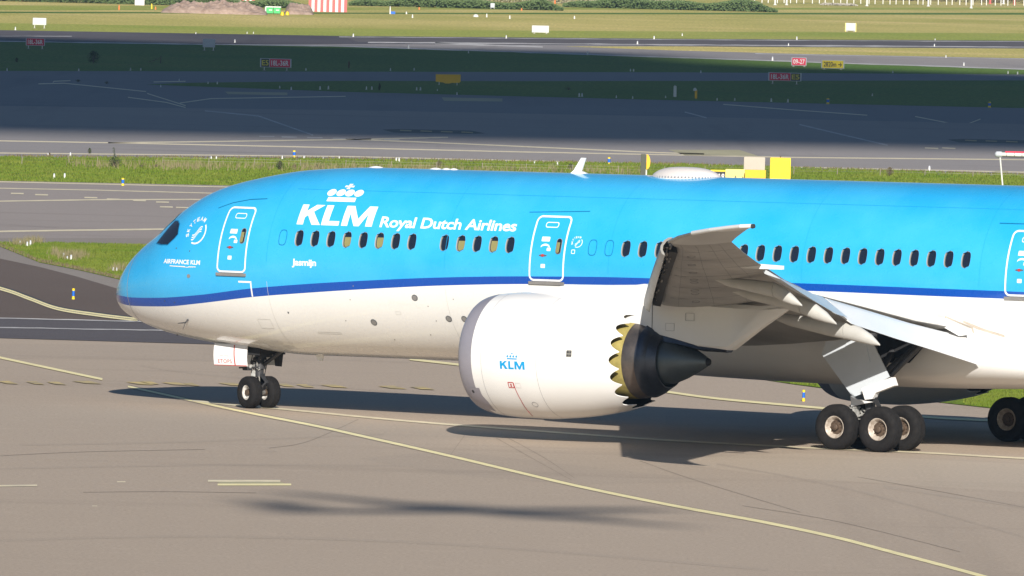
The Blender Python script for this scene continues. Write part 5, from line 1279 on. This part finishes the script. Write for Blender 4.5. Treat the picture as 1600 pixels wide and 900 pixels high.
def bush(u, v, w_px, h_px, label, m, cat='shrub', seed=0, name='shrub', tall=0):
    p = up(u, v); k_ = ppm(u, v); w_, h = w_px / k_, h_px / k_; r_ = random.Random(seed); t = empty(name, p); tag(t, label, cat)
    mb = MB()
    for q in range(9):
        a = r_.uniform(0, 6.28); e = (math.cos(a) * w_ * .4 * r_.random(), math.sin(a) * w_ * .4 * r_.random(), h * r_.uniform(.6, .98)); mid_ = (e[0] * .35, e[1] * .35, e[2] * .5)
        mb.tube((0, 0, 0), mid_, .03, .02, 5); mb.tube(mid_, e, .02, .006, 5)
    mb.build('stem', M['twig'], t)
    mb = MB(); n = 420
    for q in range(n):
        z = h * r_.betavariate(1.6, 1.5); s_ = w_ / 2 * math.sin(math.pi * min(max(z / h * .85 + .12, 0), 1)) ** .7 * (1 + .25 * math.sin(q)); a = r_.uniform(0, 6.28); rr = s_ * math.sqrt(r_.random())
        c_ = Vector((rr * math.cos(a), rr * math.sin(a), z)); d1 = Vector((r_.gauss(0, 1), r_.gauss(0, 1), r_.gauss(0, 1))).normalized() * h * .055; d2 = d1.orthogonal().normalized() * h * .03
        mb.add([c_ - d1, c_ + d2, c_ + d1, c_ - d2], [(0, 1, 2, 3)])
    if tall:
        for q in range(60):
            z = h * (1 + tall * q / 60); c_ = Vector((r_.gauss(0, w_ * .04) - w_ * .12 * q / 60, r_.gauss(0, w_ * .04), z)); d1 = Vector((r_.gauss(0, 1), r_.gauss(0, 1), r_.gauss(0, 1))).normalized() * h * .05; d2 = d1.orthogonal().normalized() * h * .03
            mb.add([c_ - d1, c_ + d2, c_ + d1, c_ - d2], [(0, 1, 2, 3)])
    mb.build('foliage', m, t); return t
bush(146, 99, 19, 20, 'round dark shrub alone on the long shaded grass strip', M['leaf'], seed=1)
bush(179, 262, 22, 18, 'leafy sapling with a thin top standing on the verge above the nose', M['leaf'], seed=2, tall=.75)
for i, (u, v, w_, h, lab) in enumerate([(221, 262, 8, 5, 'small green weed on the verge just right of the sapling'), (244, 262, 9, 6, 'low green weed on the verge, second right of the sapling'), (437, 266, 13, 15, 'brown green weed clump on the verge beside the cockpit roof'), (460, 264, 8, 8, 'small dark weed right of the brown clump'), (496, 265, 12, 8, 'low bushy weed above the blue crown line'),
                                        (686, 263, 16, 12, 'reddish weed clump behind the row of crown antennas'), (891, 266, 9, 11, 'small dark green weed left of the antenna blade'), (77, 243, 5, 5, 'tiny brown weed at the far rim of the verge'), (140, 240, 6, 9, 'thin brown weed leaning on the taxiway rim')]):
    bush(u, v, w_, h, lab, M['leaf'] if i % 2 == 0 else M['leaf_brown'], 'weed', 20 + i, 'weed_clump')
bush(26, 97, 6, 7, 'little dark weed on the shaded strip at the far left', M['leaf'], 'weed', 40, 'weed_clump')
bush(122, 128, 9, 4, 'low dark weed at the shaded taxiway rim on the left', M['leaf'], 'weed', 41, 'weed_clump')
bush(167, 131, 8, 4, 'low dark weed right of its twin at the shaded taxiway rim', M['leaf'], 'weed', 42, 'weed_clump')
bush(545, 107, 3, 12, 'thin reddish stalk on the shaded strip right of the red sign', M['leaf_brown'], 'weed', 43, 'weed_clump')
bush(593, 141, 4, 11, 'thin dark stalk on the pointed island', M['leaf'], 'weed', 44, 'weed_clump')
bush(888, 141, 13, 5, 'low dark tuft on the pointed island left of the white post', M['leaf'], 'weed', 45, 'weed_clump')
bush(1390, 275, 12, 14, 'crooked bare weed at the verge on the right', M['leaf_brown'], 'weed', 46, 'weed_clump')

# wire fence along the verge
FP = [(34, 258), (107, 256.5), (152, 258.5), (254, 258), (326, 259.5), (397.5, 261), (469, 262.5), (540, 263.5), (611, 265), (682, 266.5), (753, 267.5), (822, 269), (894, 270.5), (966, 272), (1038, 273), (1101, 273), (1170, 274), (1240, 275), (1308, 275.5), (1375, 276), (1445, 277), (1520, 279), (1600, 281)]
t = empty('wire_fence', up(*FP[0])); tag(t, 'low wire fence with thin wooden posts running along the verge', 'fence'); o0 = t.location.copy()
tops = []; pp = None
for u, v in FP:
    p = up(u, v - 1) - o0
    if pp is None: pp = MB().tube((0, 0, 0), (0.02, 0, .48), .028, .022, 6).build('post', M['wood'], t)
    else: q = pp.copy(); C.objects.link(q); q.parent = t; pp_ = q
    (pp if len(tops) == 0 else q).location = p; tops.append(p)
for hgt in (.42, .25):
    mb = MB()
    for a, b in zip(tops, tops[1:]): mb.tube(a + Vector((0, 0, hgt)), b + Vector((0, 0, hgt)), .006, .006, 4, False)
    mb.build('wire', M['wire'], t)
# broken fence remnant on the shaded strip
t = empty('fence_remnant', up(251, 99)); tag(t, 'leaning broken fence remnant on the shaded strip right of the round shrub', 'fence')
MB().tube((0, 0, 0), (.02, 0, .75), .05, .04, 6).build('post', M['twig'], t); MB().tube((-1.2, 0, .1), (0, 0, .5), .03, .02, 5).build('rail', M['twig'], t); MB().tube((-.9, 0, .0), (-.3, 0, .55), .02, .02, 5).build('rail', M['twig'], t)

# ---------------------------------------------------------------- works site and planting at the far edge
def mound(u0, u1, v, h_px, label, seed):
    um = (u0 + u1) / 2; p = up(um, v); k_ = ppm(um, v); w_ = (u1 - u0) / k_; h = h_px / k_; r_ = np.random.default_rng(seed)
    from mathutils import noise as nz
    nx, ny = 90, 26; vs = []
    for j in range(ny):
        for i in range(nx):
            x = (i / (nx - 1) - .5) * w_; y = (j / (ny - 1) - .5) * 9; e = min(1, 6 * (.5 - abs(i / (nx - 1) - .5))) ** .6 * math.sin(math.pi * j / (ny - 1)) ** .7
            n1 = nz.fractal(Vector((x * .32, y * .4, seed)), .9, 2.0, 5); z = h * e * (.78 + .5 * n1) + .12 * nz.noise(Vector((x * 3, y * 3, seed))) * e
            vs.append((x, y, max(z, -.05) if e > .02 else -.06))
    fs = [(j * nx + i, j * nx + i + 1, (j + 1) * nx + i + 1, (j + 1) * nx + i) for j in range(ny - 1) for i in range(nx - 1)]
    o = mk('earth_mound', vs, fs, M['earth'], None, False, p); tag(o, label, 'earth mound'); return o
M['earth'] = worn('dug pinkish earth', (.42, .31, .25), .95, .4, 1.2, dirt=(.22, .15, .11))
mound(252, 418, 21, 21, 'long heap of dug pinkish earth at the works site, top left', 3)
mound(445, 490, 22, 18, 'smaller heap of dug earth beside the striped barrier', 8)
M['stripe_red'] = worn('faded red barrier paint', (.62, .13, .12), .6, .15, 3)
def striped(u0, u1, v0, v1, n, label):
    um = (u0 + u1) / 2; p = up(um, v1); k_ = ppm(um, v1); w_ = (u1 - u0) / k_; h = (v1 - v0) / k_; t = empty('striped_barrier', p); tag(t, label, 'barrier')
    for q in range(n):
        x0 = -w_ / 2 + w_ * q / n; x1 = x0 + w_ / n - .008; MB().box(x0, x1, 0, .25, 0, h).build('board', M['stripe_red'] if q % 2 == 0 else M['post_white'], t)
    for q in (-.4, .4): MB().box(w_ * q - .05, w_ * q + .05, .25, .6, 0, .1).build('footing', M['concrete'], t)
striped(482, 542, -10, 18.5, 13, 'tall red and white striped barrier at the right end of the works site')
striped(360, 398, -14, 2.5, 9, 'red and white striped barrier partly behind the earth heap')
p = up(427, 22); k_ = ppm(427, 22); t = empty('waste_container', p); tag(t, 'small green and white container in front of the earth heap', 'container')
for q in (0, 1): MB().box((-11 + 11.5 * q) / k_, (-.5 + 11.5 * q) / k_, 0, 1.2, .1, 10.5 / k_, .02).build('panel', worn('green plastic', (.06, .48, .14), .5, .15, 3) if q == 0 else bpy.data.materials['green plastic'], t)
MB().box(-12 / k_, 12 / k_, -.02, 1.25, 10.4 / k_, 12 / k_).build('lid', M['post_white'], t); MB().box(-13 / k_, -11.2 / k_, -.03, 1.25, 0, 11 / k_).build('end_post', M['post_white'], t)
for q in range(2): MB().box((-7 + 11 * q) / k_, (-2 + 11 * q) / k_, -.03, -.01, 5.5 / k_, 7 / k_).build('handle', M['post_white'], t)
def blob(u, v, w_, h, m, label, cat, name, group=None):
    p = up(u, v); k_ = ppm(u, v); mb = MB(); mb.lathe((0, 0, 0), 'z', [(0, .001), (0, w_ / 2 / k_), (h * .5 / k_, w_ / 2.3 / k_), (h * .85 / k_, w_ / 3.4 / k_), (h / k_, .001)], 10)
    o = mb.build(name, m, None, 40, p); tag(o, label, cat, group); return o
for i, (u, v) in enumerate(((279, 18.5), (286, 17.5))): blob(u, v, 6, 5, M['cabinet_yellow'], 'yellow rubber weight at the foot of the long earth heap', 'weight', 'barrier_weight', 'yellow weights by the long heap')
for i, (u, v) in enumerate(((441, 24), (449, 23.5))): blob(u, v, 6, 6, M['cabinet_yellow'], 'yellow rubber weight right of the green container', 'weight', 'barrier_weight', 'yellow weights by the container')
p = up(218, 8.5); k_ = ppm(218, 8.5); t = empty('site_cabinet', p); tag(t, 'pale grey cabinet at the top left above the sign board', 'cabinet'); MB().box(-7.5 / k_, 7.5 / k_, 0, 1, 0, 10 / k_, .03).build('housing', M['sign_back'], t); MB().box(-6 / k_, 6 / k_, -.02, 0, .1, 9 / k_).build('door', M['sign_back'], t)
for u, v, h, m, lab in ((186, 15.5, 8, 'orange', 'orange and white marker cone on the grass at the top left'), (655, 15, 4, 'orange', 'orange cone in the far grass left of the grey box'), (815, 16.5, 4, 'orange', 'orange cone in the far grass right of the grey box'), (237, 14, 9, 'marker_yellow', 'yellow stake beside the pale grey cabinet'), (243, 15, 5, 'orange', 'orange stake right of the yellow one'),
                        (609.5, 22, 13, 'post_white', 'tall white stake beside the small blue box in the far grass'), (635, 22, 4, 'post_white', 'short pale stake in the far grass'), (644.5, 28, 6, 'post_white', 'white stake nearest the tall white one'), (760.5, 27, 6, 'post_white', 'small white cone stake right of the white heap'), (796.5, 29.5, 6, 'post_white', 'white stake above the blank white board'), (897.5, 29.5, 5, 'post_white', 'lone white stake right of the blank white board'), (867, 8, 9, 'orange', 'reddish post standing in the far hedge')):
    blob(u, v, 2.6, h, M[m], lab, 'stake', 'stake')
p = up(614, 22); k_ = ppm(614, 22); o = MB().box(-3.5 / k_, 3.5 / k_, 0, .4, 0, 4 / k_, .02).build('utility_box', M['marker_blue'], None, None, p); tag(o, 'small blue box in the far grass beside the tall white stake', 'box')
p = up(770 - 1, 13); k_ = ppm(770, 13); t = empty('utility_box', p); tag(t, 'grey box on legs in front of the dark hedge', 'box'); t.location = up(769.5, 14)
MB().box(-3.2 / k_, 3.2 / k_, 0, .3, 2 / k_, 9 / k_, .02).build('housing', M['sign_frame'], t)
for q in (-2.5, 2.5): MB().tube((q / k_, .15, 0), (q / k_, .15, 2.2 / k_), .04, .04, 6).build('leg', M['post_white'], t)
p = up(760, 27); o = blob(760.3 - 0, 27, 9, 4.5, M['post_white'], 'small white heap in the far grass below the hedge', 'heap', 'sand_heap'); o.location = up(760 - 0, 26.5); o.location.x = G(759.8 - 0, 26)[0]
# move the white heap left of the cone stake
o.location = up(743.5 + 16 - 16, 26.5)
# hedge bank and shrubs
def thicket(name, u0, u1, v, h_px, depth, n, m, label, seed, cat='hedge'):
    r_ = random.Random(seed); um = (u0 + u1) / 2; p = up(um, v); k_ = ppm(um, v); w_ = (u1 - u0) / k_; h = h_px / k_; mb = MB()
    for q in range(n):
        x = r_.uniform(-.5, .5) * w_; y = r_.uniform(0, depth); env = h * (.75 + .25 * math.sin(x * .5 + seed) * math.sin(x * .13)) * min(1, 8 * (.5 - abs(x / w_)) + .3); z = env * r_.random() ** .7
        c_ = Vector((x, y, z)); d1 = Vector((r_.gauss(0, 1), r_.gauss(0, 1), r_.gauss(0, .6))).normalized() * .20; d2 = d1.orthogonal().normalized() * .12
        mb.add([c_ - d1, c_ + d2, c_ + d1, c_ - d2], [(0, 1, 2, 3)])
    o = mb.build(name, m, None, None, p); tag(o, label, cat, kind='stuff'); return o
thicket('hedge', 545, 880, 12.5, 16, 10, 17000, M['leaf_dark'], 'long low dark green hedge along the top of the far grass', 1)
thicket('hedge', 880, 1215, 15, 18, 10, 17000, M['leaf_dark'], 'low dark green hedge running on towards the white fence posts', 2)
thicket('hedge', -40, 480, 7, 16, 14, 17000, M['leaf_dark'], 'green growth behind the works site at the top left', 3)
thicket('hedge', 1180, 1700, 2, 16, 12, 7000, M['leaf_brown'], 'olive brown growth behind the white fence posts', 4)
thicket('reeds', 620, 1080, 5, 14, 6, 4000, worn('pale dry reeds', (.42, .38, .24), .9, .4, 2), 'pale dry reeds behind the dark hedge', 5, 'reeds')
# white posts of the perimeter fence at the top right
t = empty('perimeter_fence', up(1210, 7)); tag(t, 'perimeter fence of white posts at the top right edge', 'fence'); o0 = t.location.copy(); pr = None
r_ = random.Random(4)
for q, u in enumerate(list(range(1180, 1610, 11))):
    big = u in (1213, 1235) ; p = up(u + r_.uniform(-2, 2), 4.5 + (u - 1180) * .011 + r_.uniform(-.5, .5)) - o0
    if pr is None: pr = MB().box(-.07, .07, -.05, .05, 0, 1.6).build('post', M['post_white'], t); o = pr
    else: o = pr.copy(); C.objects.link(o)
    o.location = p
mb = MB()
for z in (.6, 1.1, 1.5): mb.tube(up(1170, 4.4, z) - o0, up(1640, 9.6, z) - o0, .02, .02, 4)
mb.build('wire', M['wire'], t)
for i, (u, v, h, m, lab) in enumerate(((1211, 8, 12, 'post_white', 'white pole at the end of the dark hedge'), (1229, 8, 11, 'post_white', 'white pole right of the one at the hedge end'), (1354.5, 9.5, 12, 'post_white', 'white pole in the middle of the fence line'), (1450.5, 10, 14, 'post_white', 'white pole with a leaning arm in the fence line'), (1517.5, 13, 14, 'post_white', 'stout white pole standing nearest in front of the fence'),
                                      (1568, 6.5, 9, 'post_white', 'white pole beside the red ones at the right end'), (1547, 6, 9, 'stripe_red', 'red pole left of the white one at the right end'), (1585, 7, 9, 'stripe_red', 'red pole at the right end of the fence'))):
    k_ = ppm(u, v); r2 = 1.7 / k_; mb = MB(); mb.tube((0, 0, 0), (0, 0, h / k_), r2, r2 * .9, 8); mb.tube((0, 0, 0), (0, 0, .12), r2 * 1.6, r2 * 1.6, 8); o = mb.build('fence_pole', M[m], None, 40, up(u, v)); tag(o, lab, 'pole')
p = up(1300, 9); thicket('rubble_strip', 1282, 1340, 8.5, 4, 3, 500, worn('pale rubble', (.55, .50, .42), .9, .3, 1), 'pale rubble strip in front of the fence posts', 9, 'rubble')
thicket('rubble_strip', 980, 1030, 3.5, 5, 3, 400, bpy.data.materials['pale rubble'], 'white rubble above the hedge at the top centre', 10, 'rubble')

# ---------------------------------------------------------------- the cloud that shades the far taxiways, and an unseen aircraft added to cast the crossed foreground shadow
def cloud_mat():                 # thin enough to glow a little from the sun above it
    m = mat('white cloud', (.85, .88, .92), 1, spec=0); tr = N(m, 'ShaderNodeBsdfTranslucent'); tr.inputs[0].default_value = (.62, .78, 1, 1)
    x = N(m, 'ShaderNodeMixShader'); x.inputs[0].default_value = .85; L(m, B(m).outputs[0], x.inputs[1]); L(m, tr.outputs[0], x.inputs[2])
    L(m, x.outputs[0], m.node_tree.nodes['Material Output'].inputs[0]); return m
def cloud(h=900):
    from mathutils import noise as nz
    near = [(-700, 775), (-34, 776), (35, 800), (700, 960)]
    far = [(-700, 1250), (-60, 1252), (19, 1252), (26, 1168), (33, 1142), (60, 1142), (700, 1130)]
    nx, ny = 120, 26; top = []; bot = []
    for j in range(ny):
        for i in range(nx):
            x = -680 + 1360 * i / (nx - 1); a, b = lerp(x, near), lerp(x, far)
            a += 7 * nz.noise(Vector((x * .02, 1, 0))); b += 6 * nz.noise(Vector((x * .02, 9, 0)))
            y = a + (b - a) * (.5 - .5 * math.cos(math.pi * j / (ny - 1)))
            e = (math.sin(math.pi * j / (ny - 1))) ** .6 * math.sin(math.pi * min(max(i / (nx - 1), 0), 1)) ** .3
            n_ = nz.fractal(Vector((x * .008, y * .008, 3)), .8, 2, 4)
            X, Y_ = x - SUN.x * h, y - SUN.y * h
            top.append((X, Y_, h + 55 * e * (1 + .7 * n_))); bot.append((X, Y_, h - 8 * e * (1 + .4 * n_) - .5))
    fs = [(j * nx + i, j * nx + i + 1, (j + 1) * nx + i + 1, (j + 1) * nx + i) for j in range(ny - 1) for i in range(nx - 1)]; n = nx * ny
    fs2 = [tuple(q + n for q in f[::-1]) for f in fs]
    rim = [i for i in range(nx)] + [j * nx + nx - 1 for j in range(1, ny)] + [(ny - 1) * nx + i for i in range(nx - 2, -1, -1)] + [j * nx for j in range(ny - 2, 0, -1)]
    fs3 = [(rim[q], n + rim[q], n + rim[(q + 1) % len(rim)], rim[(q + 1) % len(rim)]) for q in range(len(rim))]
    o = mk('cloud', top + bot, fs + fs2 + fs3, cloud_mat(), None, True); tag(o, 'long white cloud high over the airfield shading the far taxiways', 'cloud', kind='structure')
cloud()
def small_plane():
    h = 92; t = empty('shadow_aircraft', (-1.0 - SUN.x * h, 305.4 - SUN.y * h, h), math.atan2(6, 10.4)); tag(t, 'unseen white twin propeller aircraft added to cast the crossed shadow on the apron', 'aircraft')
    m = M['white']
    MB().lathe((0, 0, 0), 'x', [(6.6, .02), (6.0, .25), (4.4, .42), (2, .48), (-2, .46), (-4.4, .32), (-6.2, .2), (-6.4, .01)], 20).build('body', m, t, 50)
    a = math.atan2(-12.6, 10.9) - math.atan2(6, 10.4); d = Vector((math.cos(a), math.sin(a), 0)); n_ = Vector((-d.y, d.x, 0))
    rings = []
    for s_, c_ in ((-8.3, .7), (-3, 1.15), (0, 1.3), (3, 1.15), (8.3, .7)):
        z = abs(s_) * .07 - .2; o_ = d * s_ + Vector((.3, 0, z)); rings.append([tuple(o_ - n_ * c_ * .55), tuple(o_ + Vector((0, 0, .14))), tuple(o_ + n_ * c_ * .55), tuple(o_ - Vector((0, 0, .1)))])
    MB().loft(rings).build('wing', m, t)
    for s_ in (-2.6, 2.6):
        c_ = d * s_; MB().lathe((c_.x + .4, c_.y, -.1), 'x', [(1.8, .02), (1.5, .3), (-.5, .34), (-1.4, .05)], 14).build('engine_pod', m, t, 50)
        g_ = MB(); 
        for q in range(3): aa = 2.1 * q; g_.tube((c_.x + 2.1, c_.y, -.1), (c_.x + 2.1, c_.y + 1.1 * math.cos(aa), -.1 + 1.1 * math.sin(aa)), .07, .04, 6)
        g_.build('propeller', M['dark_metal'], t)
    MB().slab([(-4.6, -.05, .3), (-5.8, -.05, .4), (-6.4, -.05, 2.0), (-5.6, -.05, 2.0)], (0, .1, 0)).build('tail_fin', m, t)
    MB().slab([(-5.3, -1.9, 1.9), (-4.9, 0, 1.9), (-5.3, 1.9, 1.9), (-5.9, 1.9, 1.9), (-6.1, 0, 1.9), (-5.9, -1.9, 1.9)], (0, 0, .08)).build('tailplane', m, t)
small_plane()

# ---------------------------------------------------------------- the air between here and the far fields
hz = mk('haze', [(x, y, z) for x in (-900, 900) for y in (-40, 2600) for z in (-1.1, 19)], [(0, 1, 3, 2), (4, 6, 7, 5), (0, 4, 5, 1), (2, 3, 7, 6), (0, 2, 6, 4), (1, 5, 7, 3)])
hm = bpy.data.materials.new('thin haze'); hm.use_nodes = True; hn = hm.node_tree; hn.nodes.clear()
ho = hn.nodes.new('ShaderNodeOutputMaterial'); hv = hn.nodes.new('ShaderNodeVolumePrincipled'); hv.inputs['Density'].default_value = HAZE; hv.inputs['Color'].default_value = (.42, .68, 1, 1); hv.inputs['Anisotropy'].default_value = 0.0
hn.links.new(hv.outputs[0], ho.inputs['Volume']); hz.data.materials.append(hm); tag(hz, 'thin bluish haze over the airfield', 'haze', kind='stuff')
